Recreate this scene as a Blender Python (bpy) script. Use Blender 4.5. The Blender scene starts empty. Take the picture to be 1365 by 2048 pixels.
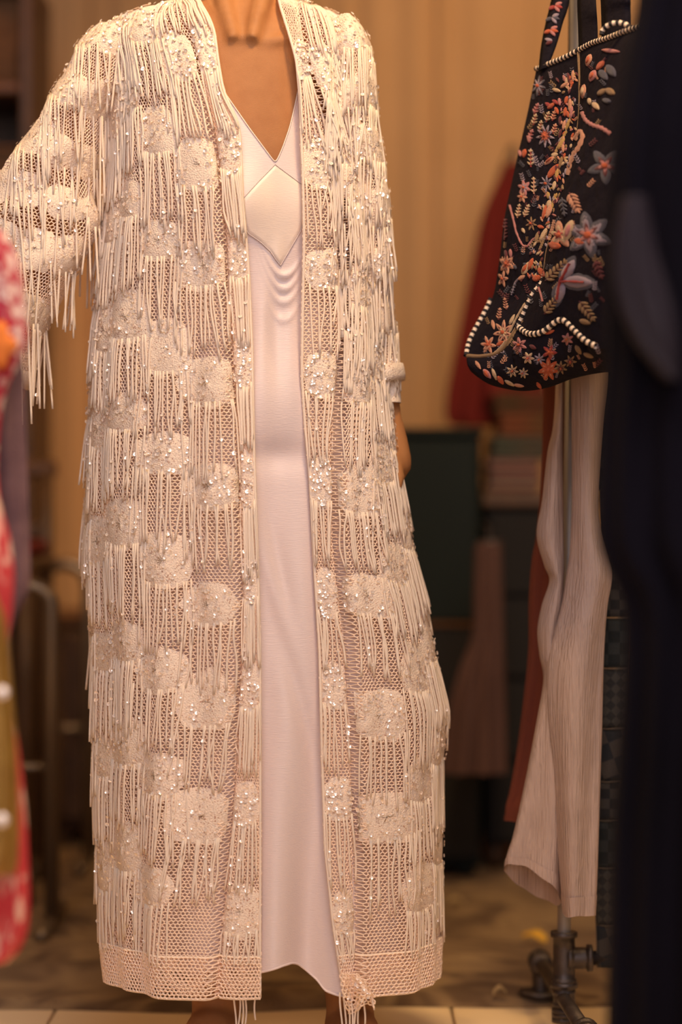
import bpy, math, random
import numpy as np
from mathutils import Vector
from mathutils.bvhtree import BVHTree

random.seed(7)
rng = np.random.default_rng(7)
SC = bpy.context.scene
COL = SC.collection

# ------------------------------------------------------------------ camera, world, light, exposure
S = 0.0007          # metres per photo pixel in the plane y = 0, where the person stands
D = 3.3             # camera distance to that plane
HOR = 1024.0        # horizon row of the photograph
HC = 0.76           # camera height

cam = bpy.data.cameras.new('camera')
cam.sensor_fit = 'VERTICAL'
cam.sensor_height = 36
cam.lens = 36 * D / (S * 2048)
cam.dof.use_dof = True
cam.dof.focus_distance = D - 0.10
cam.dof.aperture_fstop = 1.4
cam.clip_start = 0.05
cam_o = bpy.data.objects.new('camera', cam)
COL.objects.link(cam_o)
cam_o.location = (0, -D, HC)
cam_o.rotation_euler = (math.pi / 2, 0, 0)
SC.camera = cam_o

SC.cycles.max_bounces = 16
SC.cycles.diffuse_bounces = 10
SC.cycles.transmission_bounces = 12
SC.view_settings.view_transform = 'Standard'
SC.view_settings.look = 'None'
SC.view_settings.exposure = 0.0
SC.view_settings.gamma = 1.0
SC.view_settings.use_curve_mapping = False

world = bpy.data.worlds.new('world')
SC.world = world
world.use_nodes = True
world.node_tree.nodes['Background'].inputs[0].default_value = (0.62, 0.55, 0.52, 1)
world.node_tree.nodes['Background'].inputs[1].default_value = 0.10


def light(name, kind, loc, energy, color, target=None, size=None, size_y=None, spot=None, blend=0.6):
    l = bpy.data.lights.new(name, kind)
    l.energy = energy
    l.color = color
    if kind == 'AREA':
        l.shape = 'RECTANGLE'
        l.size = size
        l.size_y = size_y or size
    else:
        l.shadow_soft_size = size or 0.05
    if kind == 'SPOT':
        l.spot_size = math.radians(spot)
        l.spot_blend = blend
    o = bpy.data.objects.new(name, l)
    COL.objects.link(o)
    o.location = loc
    if target is not None:
        o.rotation_euler = (Vector(target) - Vector(loc)).to_track_quat('-Z', 'Y').to_euler()
    return o


# daylight from the street through the open shop front, then an added overhead light
light('street_daylight', 'AREA', (0.3, -5.4, 1.85), 84, (1.0, 0.85, 0.86), (0, 0, 0.95), 3.0, 2.2)
light('added_overhead_light', 'AREA', (0.2, -2.35, 3.0), 56, (1.0, 0.85, 0.85), (0, 0, 1.0), 2.0, 1.0)  # added area light, keeps the upper figure brighter than the hem
# warm ceiling lamps of the shop, last an added curtain spot
WARM = (1.0, 0.60, 0.24)
light('ceiling_lamp_front', 'SPOT', (0.15, -0.75, 2.55), 98, (1.0, 0.64, 0.27), (-0.1, 0, 1.0), 0.10, spot=95)
light('ceiling_lamp_right', 'SPOT', (1.15, -0.15, 2.5), 40, (1.0, 0.64, 0.28), (0.15, 0, 0.9), 0.08, spot=80)
light('ceiling_lamp_left', 'SPOT', (-1.05, 0.35, 2.5), 36, WARM, (-0.25, 0.05, 0.9), 0.08, spot=80)
light('ceiling_lamp_back', 'SPOT', (0.55, 1.15, 2.65), 50, WARM, (0.35, 2.3, 1.35), 0.08, spot=90, blend=1)
light('added_curtain_spot', 'SPOT', (-0.62, 1.45, 2.65), 36, (1.0, 0.36, 0.06), (-0.66, 2.3, 0.72), 0.08, spot=56, blend=1)  # added spot, throws an orange glow on the left of the curtain


# ------------------------------------------------------------------ helpers
def W(px, py, y=0.0):
    """World point that stands at depth y and shows at photo pixel (px, py)."""
    k = S * (D + y) / D
    return np.array([(px - 682.5) * k, y, HC + (HOR - py) * k])


def proj(P):
    P = np.asarray(P)
    k = S * (D + P[..., 1]) / D
    return 682.5 + P[..., 0] / k, HOR - (P[..., 2] - HC) / k


def link(o, parent=None):
    COL.objects.link(o)
    if parent is not None:
        o.parent = parent
    return o


def origin_of(o):
    while o.parent is not None:
        o = o.parent
    return np.array(o.location)


def tag(o, label=None, cat=None, group=None, kind=None):
    if label: o['label'] = label
    if cat: o['category'] = cat
    if group: o['group'] = group
    if kind: o['kind'] = kind
    return o


def empty(name, loc, label=None, cat=None, group=None, parent=None, kind=None):
    o = bpy.data.objects.new(name, None)
    o.empty_display_size = 0.1
    if parent is None:
        o.location = tuple(float(c) for c in loc)
    link(o, parent)
    return tag(o, label, cat, group, kind)


def mk(name, verts, faces, mat, parent=None, smooth=True, loc=None, midx=None):
    """One mesh object; verts are world coordinates. Top-level meshes get their origin at loc."""
    verts = np.asarray(verts, dtype=float)
    if parent is not None:
        org = origin_of(parent)
    else:
        org = np.array(loc if loc is not None else [verts[:, 0].mean(), verts[:, 1].mean(), verts[:, 2].min()], dtype=float)
    me = bpy.data.meshes.new(name)
    if isinstance(faces, np.ndarray):
        faces = faces.tolist()
    me.from_pydata((verts - org).tolist(), [], faces)
    for m in (mat if isinstance(mat, (list, tuple)) else [mat]):
        me.materials.append(m)
    if midx is not None:
        me.polygons.foreach_set('material_index', np.asarray(midx, dtype=np.int32))
    if smooth:
        me.polygons.foreach_set('use_smooth', [True] * len(me.polygons))
    me.update()
    o = bpy.data.objects.new(name, me)
    if parent is None:
        o.location = org.tolist()
    link(o, parent)
    return o


class MB:
    """Collects shapes that become one mesh."""
    def __init__(self): self.v = []; self.f = []; self.m = []; self.n = 0
    def add(self, v, f, m=0):
        v = np.asarray(v, dtype=float).reshape(-1, 3)
        self.v.append(v)
        self.f += [[i + self.n for i in q] for q in (f.tolist() if isinstance(f, np.ndarray) else f)]
        self.m += [m] * len(f)
        self.n += len(v)
        return self
    def box(self, lo, hi, m=0, bev=0.004):
        lo = np.array(lo, float); hi = np.array(hi, float)
        b = min(bev, (hi - lo).min() * 0.3)
        v = []
        for sx in (0, 1):
            for sy in (0, 1):
                for sz in (0, 1):
                    c = np.where([sx, sy, sz], hi, lo)
                    d = np.where([sx, sy, sz], -b, b)
                    v += [c + d * [0, 1, 1], c + d * [1, 0, 1], c + d * [1, 1, 0]]
        I = lambda x, y, z, a: (x * 4 + y * 2 + z) * 3 + a
        f = [[I(s, 0, 0, 0), I(s, 1, 0, 0), I(s, 1, 1, 0), I(s, 0, 1, 0)] for s in (0, 1)]
        f += [[I(0, s, 0, 1), I(1, s, 0, 1), I(1, s, 1, 1), I(0, s, 1, 1)] for s in (0, 1)]
        f += [[I(0, 0, s, 2), I(1, 0, s, 2), I(1, 1, s, 2), I(0, 1, s, 2)] for s in (0, 1)]
        for a in (0, 1):
            for b2 in (0, 1):
                f.append([I(0, a, b2, 1), I(1, a, b2, 1), I(1, a, b2, 2), I(0, a, b2, 2)])
                f.append([I(a, 0, b2, 0), I(a, 1, b2, 0), I(a, 1, b2, 2), I(a, 0, b2, 2)])
                f.append([I(a, b2, 0, 0), I(a, b2, 1, 0), I(a, b2, 1, 1), I(a, b2, 0, 1)])
        for x in (0, 1):
            for y in (0, 1):
                for z in (0, 1):
                    f.append([I(x, y, z, 0), I(x, y, z, 1), I(x, y, z, 2)])
        return self.add(v, f, m)
    def tube(self, pts, r, sides=10, m=0, cap=True):
        v, f = tubes(np.asarray(pts, float)[None], r, sides, cap)
        return self.add(v, f, m)
    def grid(self, P, m=0, wrap=False):
        v, f = gridmesh(P, wrap)
        return self.add(v, f, m)
    def build(self, name, mat, parent=None, smooth=False, loc=None):
        return mk(name, np.concatenate(self.v), self.f, mat, parent, smooth, loc, self.m if any(self.m) else None)


def gridmesh(P, wrap=False):
    """P (rows, cols, 3) -> verts, quads; wrap joins the last column to the first."""
    r, c = P.shape[:2]
    idx = np.arange(r * c).reshape(r, c)
    a = idx[:-1]; b = idx[1:]
    if wrap:
        q = np.stack([a, np.roll(a, -1, 1), np.roll(b, -1, 1), b], -1)
    else:
        q = np.stack([a[:, :-1], a[:, 1:], b[:, 1:], b[:, :-1]], -1)
    return P.reshape(-1, 3), q.reshape(-1, 4)


def tubes(P, r, sides=5, cap=True):
    """P (n, k, 3) polylines -> tubes of radius r (scalar, (k,) or (n, k))."""
    P = np.asarray(P, float)
    n, k = P.shape[:2]
    R = np.broadcast_to(np.asarray(r, float), (n, k))
    T = np.gradient(P, axis=1)
    T /= np.linalg.norm(T, axis=2, keepdims=True) + 1e-12
    ref = np.where(np.abs(T[..., 1:2]) < 0.9, np.array([0.0, 1.0, 0.0]), np.array([1.0, 0.0, 0.0]))
    A = np.cross(T, ref); A /= np.linalg.norm(A, axis=2, keepdims=True) + 1e-12
    B = np.cross(T, A)
    an = np.linspace(0, 2 * np.pi, sides, endpoint=False)
    V = P[:, :, None] + R[..., None, None] * (A[:, :, None] * np.cos(an)[None, None, :, None] + B[:, :, None] * np.sin(an)[None, None, :, None])
    idx = np.arange(n * k * sides).reshape(n, k, sides)
    a = idx[:, :-1]; b = idx[:, 1:]
    q = np.stack([a, np.roll(a, -1, 2), np.roll(b, -1, 2), b], -1).reshape(-1, 4)
    f = q.tolist()
    if cap:
        f += idx[:, 0, ::-1].tolist() + idx[:, -1].tolist()
    return V.reshape(-1, 3), f


def spline(pts, n):
    """Catmull-Rom through pts, n samples."""
    p = np.asarray(pts, float)
    p = np.concatenate([[2 * p[0] - p[1]], p, [2 * p[-1] - p[-2]]])
    m = len(p) - 3
    t = np.linspace(0, m - 1e-6, n)
    i = t.astype(int); u = (t - i)[:, None]
    a, b, c, d = p[i], p[i + 1], p[i + 2], p[i + 3]
    return 0.5 * ((2 * b) + (c - a) * u + (2 * a - 5 * b + 4 * c - d) * u ** 2 + (3 * b - a - 3 * c + d) * u ** 3)


def tab(pairs, sm=8):
    x = np.array([p[0] for p in pairs], float); y = np.array([p[1] for p in pairs], float)
    g = np.arange(-120, 2260, 2.0)
    v = np.interp(g, x, y)
    if sm:
        h = int(sm * 2)
        kx = np.arange(-h, h + 1); ker = np.exp(-0.5 * (kx / (sm / 2.0)) ** 2); ker /= ker.sum()
        v = np.convolve(np.pad(v, h, mode='edge'), ker, 'valid')
    return lambda t: np.interp(t, g, v)


# ------------------------------------------------------------------ materials
def mat(name, col, rough=0.7, metal=0.0, spec=0.4, var=None, bump=None, sheen=0.0, trans=0.0, build=None, coat=0.0):
    """var = (scale, other colour, contrast), bump = (scale, distance, stretch xyz)."""
    m = bpy.data.materials.new(name)
    m.use_nodes = True
    nt = m.node_tree; N = nt.nodes; L = nt.links
    b = N['Principled BSDF']
    b.inputs['Roughness'].default_value = rough
    b.inputs['Metallic'].default_value = metal
    b.inputs['Specular IOR Level'].default_value = spec
    b.inputs['Base Color'].default_value = (*col, 1)
    if sheen:
        b.inputs['Sheen Weight'].default_value = sheen
        b.inputs['Sheen Roughness'].default_value = 0.5
    if coat:
        b.inputs['Coat Weight'].default_value = coat
        b.inputs['Coat Roughness'].default_value = 0.1
    tc = N.new('ShaderNodeTexCoord')
    src = None
    if var:
        n = N.new('ShaderNodeTexNoise'); n.inputs['Scale'].default_value = var[0]; n.inputs['Detail'].default_value = 4
        L.new(tc.outputs['Object'], n.inputs['Vector'])
        r = N.new('ShaderNodeValToRGB')
        w = var[2] if len(var) > 2 else 0.2
        r.color_ramp.elements[0].position = 0.5 - w; r.color_ramp.elements[0].color = (*col, 1)
        r.color_ramp.elements[1].position = 0.5 + w; r.color_ramp.elements[1].color = (*var[1], 1)
        L.new(n.outputs['Fac'], r.inputs['Fac']); src = r.outputs['Color']
    if build:
        src = build(nt, tc, src) or src
    if src is not None:
        L.new(src, b.inputs['Base Color'])
    if bump:
        mp = N.new('ShaderNodeMapping')
        if len(bump) > 2: mp.inputs['Scale'].default_value = bump[2]
        L.new(tc.outputs['Object'], mp.inputs['Vector'])
        n = N.new('ShaderNodeTexNoise'); n.inputs['Scale'].default_value = bump[0]; n.inputs['Detail'].default_value = 3
        L.new(mp.outputs['Vector'], n.inputs['Vector'])
        bp = N.new('ShaderNodeBump'); bp.inputs['Strength'].default_value = 1.0; bp.inputs['Distance'].default_value = bump[1]
        L.new(n.outputs['Fac'], bp.inputs['Height']); L.new(bp.outputs['Normal'], b.inputs['Normal'])
    if trans:
        t = N.new('ShaderNodeBsdfTranslucent')
        if src is not None: L.new(src, t.inputs['Color'])
        else: t.inputs['Color'].default_value = (*col, 1)
        mx = N.new('ShaderNodeMixShader'); mx.inputs[0].default_value = trans
        L.new(b.outputs[0], mx.inputs[1]); L.new(t.outputs[0], mx.inputs[2])
        L.new(mx.outputs[0], N['Material Output'].inputs['Surface'])
    return m


def ramp_node(nt, fac, stops, interp='LINEAR'):
    r = nt.nodes.new('ShaderNodeValToRGB')
    r.color_ramp.interpolation = interp
    el = r.color_ramp.elements
    while len(el) < len(stops): el.new(0.5)
    for e, (p, c) in zip(el, stops):
        e.position = p; e.color = (*c, 1)
    nt.links.new(fac, r.inputs['Fac'])
    return r.outputs['Color']


def print_pattern(scale, stops, distort=1.5, stretch=(1, 1, 1)):
    def f(nt, tc, src):
        mp = nt.nodes.new('ShaderNodeMapping'); mp.inputs['Scale'].default_value = stretch
        nt.links.new(tc.outputs['Object'], mp.inputs['Vector'])
        n = nt.nodes.new('ShaderNodeTexNoise'); n.inputs['Scale'].default_value = scale
        n.inputs['Distortion'].default_value = distort; n.inputs['Detail'].default_value = 1.5
        nt.links.new(mp.outputs['Vector'], n.inputs['Vector'])
        return ramp_node(nt, n.outputs['Fac'], stops)
    return f


def knit(nt, tc, src):
    """tiny openings between the stitches of a knitted patch"""
    v = nt.nodes.new('ShaderNodeTexVoronoi'); v.inputs['Scale'].default_value = 300
    n = nt.nodes.new('ShaderNodeTexNoise'); n.inputs['Scale'].default_value = 70
    nt.links.new(tc.outputs['Object'], v.inputs['Vector']); nt.links.new(tc.outputs['Object'], n.inputs['Vector'])
    add = nt.nodes.new('ShaderNodeMath'); add.operation = 'SUBTRACT'
    nt.links.new(n.outputs['Fac'], add.inputs[0]); nt.links.new(v.outputs['Distance'], add.inputs[1])
    r = nt.nodes.new('ShaderNodeMapRange'); r.inputs['From Min'].default_value = 0.22; r.inputs['From Max'].default_value = 0.42
    nt.links.new(add.outputs[0], r.inputs['Value'])
    mx = nt.nodes.new('ShaderNodeMix'); mx.data_type = 'RGBA'
    nt.links.new(r.outputs['Result'], mx.inputs['Factor']); nt.links.new(src, mx.inputs['A'])
    mx.inputs['B'].default_value = (0.52, 0.30, 0.21, 1)
    return mx.outputs['Result']


M = {}
CREAM = (0.97, 0.83, 0.68)
M['net'] = mat('net', (0.96, 0.80, 0.65), 0.6, trans=0.22, spec=0.3)
M['patch'] = mat('knit_patch', CREAM, 0.55, var=(420, (0.92, 0.76, 0.62), 0.12), bump=(480, 0.0022), trans=0.15, sheen=0.15, build=knit)
M['fringe'] = mat('fringe_yarn', (0.985, 0.86, 0.72), 0.5, bump=(1300, 0.0008), trans=0.22, spec=0.5)
M['back'] = mat('robe_back_cloth', (0.90, 0.68, 0.50), 0.7, bump=(700, 0.001), trans=0.4)
M['sequin'] = mat('sequin', (0.96, 0.84, 0.74), 0.14, metal=0.3, spec=1.0)
M['satin'] = mat('ivory_satin', (0.66, 0.55, 0.525), 0.36, spec=0.45, bump=(420, 0.0004, (0.2, 1, 3)), sheen=0.1)
M['satin_warm'] = mat('ivory_satin_panel', (0.74, 0.62, 0.53), 0.34, spec=0.45, bump=(420, 0.0003, (0.3, 1, 3)))
M['skin'] = mat('skin', (0.39, 0.176, 0.066), 0.6, spec=0.25, var=(40, (0.335, 0.142, 0.050), 0.25), bump=(900, 0.0003))
M['hair'] = mat('hair', (0.05, 0.025, 0.012), 0.5)
M['eye'] = mat('eye', (0.5, 0.45, 0.42), 0.2)
M['curtain'] = mat('curtain_cloth', (0.55, 0.325, 0.145), 0.85, var=(3, (0.48, 0.275, 0.115)))
M['plaster'] = mat('plaster', (0.48, 0.34, 0.22), 0.9, bump=(60, 0.001))
M['tile'] = mat('cream_tile', (0.92, 0.72, 0.46), 0.35, var=(5, (0.86, 0.66, 0.40)))
M['grout'] = mat('grout', (0.30, 0.21, 0.13), 0.9, bump=(200, 0.001))
M['rug'] = mat('rug_pile', (0.085, 0.055, 0.028), 0.95, bump=(260, 0.004), build=print_pattern(5, [(0.35, (0.13, 0.078, 0.044)), (0.5, (0.24, 0.155, 0.085)), (0.62, (0.34, 0.23, 0.12)), (0.75, (0.19, 0.115, 0.064))], 2.0))
M['iron'] = mat('black_iron', (0.075, 0.062, 0.058), 0.42, metal=0.85, bump=(500, 0.0005), var=(30, (0.12, 0.10, 0.095)))
M['steel'] = mat('dull_steel', (0.22, 0.17, 0.12), 0.4, metal=0.8)
M['zinc'] = mat('grey_pipe', (0.30, 0.27, 0.25), 0.5, metal=0.45)
M['gauze'] = mat('beige_gauze', (0.56, 0.42, 0.36), 0.9, var=(14, (0.48, 0.355, 0.30)), bump=(330, 0.004, (1, 1, 0.06)), trans=0.12)
M['rust'] = mat('rust_gauze', (0.15, 0.032, 0.014), 0.9, bump=(600, 0.002, (1, 1, 0.1)))
M['navy'] = mat('navy_wool', (0.0035, 0.0025, 0.0045), 0.95, spec=0.12, bump=(200, 0.002), var=(3, (0.006, 0.0045, 0.009)))
M['plum'] = mat('plum_satin', (0.030, 0.022, 0.028), 0.6, spec=0.2, var=(4, (0.022, 0.016, 0.020)))
M['mauve'] = mat('mauve_knit', (0.20, 0.11, 0.11), 0.9, bump=(400, 0.002), var=(18, (0.09, 0.045, 0.055)))
M['mustard'] = mat('mustard_brocade', (0.42, 0.24, 0.05), 0.35, metal=0.5, var=(25, (0.30, 0.15, 0.03)))
M['red_print'] = mat('red_white_print', (0.5, 0.02, 0.04), 0.85, build=print_pattern(70, [(0.38, (0.45, 0.02, 0.045)), (0.50, (0.42, 0.02, 0.045)), (0.56, (0.72, 0.50, 0.42)), (0.66, (0.74, 0.52, 0.44)), (0.72, (0.45, 0.06, 0.06))], 1.2, (1, 1, 0.7)))
M['pink_print'] = mat('pink_leaf_print', (0.6, 0.05, 0.06), 0.85, build=print_pattern(60, [(0.42, (0.52, 0.035, 0.04)), (0.54, (0.56, 0.05, 0.05)), (0.60, (0.76, 0.47, 0.35)), (0.70, (0.76, 0.45, 0.30))], 0.9, (1, 1, 0.35)))
M['red_cloth'] = mat('red_cloth', (0.14, 0.007, 0.002), 0.9, bump=(150, 0.003))
M['teal'] = mat('dark_teal_paint', (0.007, 0.012, 0.009), 0.65, spec=0.2, var=(6, (0.006, 0.010, 0.008)))
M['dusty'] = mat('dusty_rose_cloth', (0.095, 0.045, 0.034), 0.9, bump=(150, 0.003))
M['darkwood'] = mat('dark_wood', (0.06, 0.028, 0.012), 0.5, var=(12, (0.10, 0.048, 0.018)), bump=(60, 0.001, (1, 1, 0.1)))
M['brownwood'] = mat('brown_wood', (0.13, 0.055, 0.020), 0.5, var=(10, (0.085, 0.035, 0.013)), bump=(60, 0.001, (0.1, 1, 1)))
M['wicker'] = mat('wicker', (0.14, 0.07, 0.028), 0.8, bump=(120, 0.006), var=(60, (0.07, 0.032, 0.012)))
M['black'] = mat('black_cloth', (0.012, 0.010, 0.009), 0.9)
M['bag'] = mat('navy_velvet', (0.007, 0.005, 0.010), 0.85, spec=0.15, bump=(90, 0.002))
for k, c in dict(peach=(0.62, 0.30, 0.19), cream=(0.60, 0.42, 0.26), coral=(0.52, 0.11, 0.045), red=(0.36, 0.05, 0.045), lilac=(0.34, 0.27, 0.33),
                 slate=(0.085, 0.08, 0.11), maroon=(0.13, 0.03, 0.035), rose=(0.50, 0.20, 0.19), tan=(0.30, 0.18, 0.09), gold=(0.50, 0.30, 0.10)).items():
    M['e_' + k] = mat('embroidery_' + k, tuple(0.72 * q for q in c), 0.85, spec=0.2, bump=(700, 0.001), sheen=0.1)
M['pipe_dark'] = mat('piping_black', (0.012, 0.010, 0.014), 0.8)
M['pipe_light'] = mat('piping_cream', (0.72, 0.58, 0.46), 0.8)

# ------------------------------------------------------------------ the room
BACK = 2.55
fl = empty('floor', (0, 0, 0), kind='structure')
mk('subfloor', [(-2.2, -4.2, -0.012), (2.2, -4.2, -0.012), (2.2, BACK, -0.012), (-2.2, BACK, -0.012)], [[0, 1, 2, 3]], M['grout'], fl, False)
tw = 0.606
x_line = W(104, 2040, 0.26)[0]
tile_me = None
for i in range(-3, 4):
    for j in range(-2, 1):
        x0 = x_line + (i - 1) * tw * 1.0; y0 = 0.36 + (j - 1) * 0.62
        if tile_me is None:
            o = MB().box((x0 + 0.002, y0 + 0.002, -0.011), (x0 + tw - 0.002, y0 + 0.618, 0.0), bev=0.002).build('tile', M['tile'], fl)
            tile_me = (o, x0, y0)
        else:
            o = tile_me[0].copy(); link(o, fl)
            o.location = (x0 - tile_me[1], y0 - tile_me[2], 0)

wb = MB().box((-2.2, BACK, -0.01), (2.2, BACK + 0.1, 2.9)).build('wall_back', M['plaster']); tag(wb, kind='structure')
wl = MB().box((-2.3, -0.6, -0.01), (-2.2, BACK, 2.9)).build('wall_left', M['plaster']); tag(wl, kind='structure')
wr = MB().box((2.2, -0.6, -0.01), (2.3, BACK, 2.9)).build('wall_right', M['plaster']); tag(wr, kind='structure')
ce = MB().box((-2.3, -0.6, 2.9), (2.3, BACK + 0.1, 3.0)).build('ceiling', M['plaster']); tag(ce, kind='structure')

# rug with a rumpled front edge
nx, ny = 160, 90
u = np.linspace(0, 1, nx)[None]; v = np.linspace(0, 1, ny)[:, None]
X = -1.75 + 3.5 * u + 0 * v
Yf = 0.30 + 0.02 * np.sin(X * 5) + 0.012 * np.sin(X * 13 + 1)
Y = Yf + (2.35 - Yf) * v
Z = 0.010 + 0.004 * np.sin(X * 9 + Y * 4) * np.sin(Y * 7) + 0.010 * np.exp(-((v - 0.03) / 0.03) ** 2) * (0.6 + 0.5 * np.sin(X * 7 + 2)) \
    + 0.016 * np.exp(-((Y - 0.62 - 0.1 * np.sin(X * 2.2)) / 0.05) ** 2) * np.exp(-((X + 0.45) / 0.5) ** 2)
Z = np.where(v < 0.004, 0.0005, Z)
o = mk('rug', np.stack([X, Y, Z], -1).reshape(-1, 3), gridmesh(np.stack([X, Y, Z], -1))[1], M['rug'], loc=(0, 1.3, 0))
tag(o, 'worn dark brown rug covering the shop floor behind the robe', 'rug')

# pleated curtain along the back wall
cu = empty('curtain', (0, BACK - 0.14, 0), 'tan pleated curtain hanging along the whole back of the shop', 'curtain')
n = 900
x = np.linspace(-2.0, 2.0, n)
ph = x * 2 * np.pi / 0.085 + 1.8 * np.sin(x * 9) + 1.2 * np.sin(x * 23 + 1)
amp = 0.0065 + 0.005 * np.sin(x * 5.3 + 0.6) * np.sin(x * 2.1)
rows = []
for z in np.linspace(0.02, 2.75, 14):
    rows.append(np.stack([x + 0.006 * np.sin(ph * 0.5), BACK - 0.14 - amp * np.sin(ph + 0.15 * z) - 0.02 * np.sin(x * 4), np.full(n, z)], -1))
mk('drape', *gridmesh(np.array(rows)), M['curtain'], cu)
MB().tube([(-2.1, BACK - 0.14, 2.77), (2.1, BACK - 0.14, 2.77)], 0.014).build('curtain_rod', M['iron'], cu, True)


# ------------------------------------------------------------------ garment surfaces
# outlines of the robe's body by photo row (row of the plane y = 0): left, right silhouette, half depth
XL = tab([(-60, 410), (-35, 402), (0, 384), (12, 345), (25, 285), (42, 232), (70, 212), (100, 212), (150, 222), (350, 226), (480, 214), (650, 197), (850, 188), (1000, 184),
          (1100, 182), (1300, 196), (1560, 199), (1750, 208), (1900, 218), (2000, 230)], 8)
XR = tab([(-60, 538), (-35, 545), (0, 562), (10, 592), (20, 640), (36, 682), (65, 702), (100, 708), (150, 706), (250, 714), (350, 726), (450, 738), (550, 747), (650, 756), (780, 766),
          (900, 784), (1000, 800), (1100, 816), (1200, 838), (1280, 853), (1420, 880), (1500, 876), (1560, 872), (1780, 872), (2000, 866)], 8)
BD = tab([(-60, 0.055), (-35, 0.06), (0, 0.066), (25, 0.076), (70, 0.098), (150, 0.116), (300, 0.130), (420, 0.132), (600, 0.122), (800, 0.130), (1000, 0.14), (1400, 0.152), (2000, 0.165)], 30)


def robe_base(th, py, da=0.0, db=0.0, fold=1.0):
    th, py = np.broadcast_arrays(np.asarray(th, float), np.asarray(py, float))
    xl, xr, b = XL(py), XR(py), BD(py)
    c = (xl + xr) / 2; a = (xr - xl) / 2 * S - da; b = b - db
    f = np.clip((py - 200) / 1500, 0, 1) ** 0.8
    d = fold * f * (0.009 * np.sin(8 * th + 0.8 + 0.5 * np.sin(py / 420)) + 0.0055 * np.sin(17 * th + 2 + py / 520))
    d = d + fold * 0.0025 * np.sin(23 * th + py / 170)
    s, co = np.sin(th), np.cos(th)
    d = d * (0.25 + 0.75 * co ** 2)      # the silhouette itself stays where the outline puts it
    X = (c - 682.5) * S + (a + d) * s
    Y = -(b + d) * co
    return np.stack([X, Y, HC + (HOR - py) * S], -1)


EDGE_L = tab([(-60, 388), (0, 398), (30, 418), (60, 430), (120, 437), (180, 447), (250, 480), (320, 484), (400, 487), (480, 494), (560, 500), (700, 506), (900, 509), (1100, 516), (1300, 521), (1600, 522), (2000, 522)], 10)
EDGE_R = tab([(-60, 552), (0, 556), (60, 576), (120, 594), (200, 602), (350, 608), (480, 610), (600, 607), (750, 605), (850, 612), (950, 622), (1150, 632), (1300, 641), (1500, 645), (1700, 652), (1850, 668), (1960, 686), (2040, 700)], 10)
FOLD_L = tab([(-60, 352), (0, 360), (150, 402), (300, 431), (420, 446), (600, 456), (800, 470), (1000, 480), (1200, 484), (1500, 470), (1700, 452), (1850, 436), (2040, 424)], 20)
FOLD_R = tab([(-60, 590), (0, 596), (120, 618), (230, 652), (320, 668), (430, 684), (560, 694), (700, 690), (900, 672), (1100, 676), (1300, 700), (1500, 712), (1700, 716), (1850, 716), (2040, 712)], 20)
HEM = 1952
TOP = -40
pyg = np.linspace(TOP, HEM, 400)


def solve_theta(edge, lo=-1.45, hi=1.45):
    th = np.linspace(lo, hi, 400)
    out = []
    for py in pyg:
        P = robe_base(th, py)
        px, po = proj(P)
        f = px - edge(po)
        i = np.where((f[:-1] <= 0) & (f[1:] > 0))[0]
        if len(i) == 0:
            out.append(th[np.abs(f).argmin()])
        else:
            i = i[0]; out.append(th[i] + (th[1] - th[0]) * (-f[i]) / (f[i + 1] - f[i]))
    out = np.array(out)
    return lambda p: np.interp(p, pyg, out)


TH_L, TH_R = solve_theta(EDGE_L), solve_theta(EDGE_R)
TF_L, TF_R = solve_theta(FOLD_L), solve_theta(FOLD_R)
SIDE = math.radians(112)
PB = 0.16        # share of each front that is its folded facing band


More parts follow.
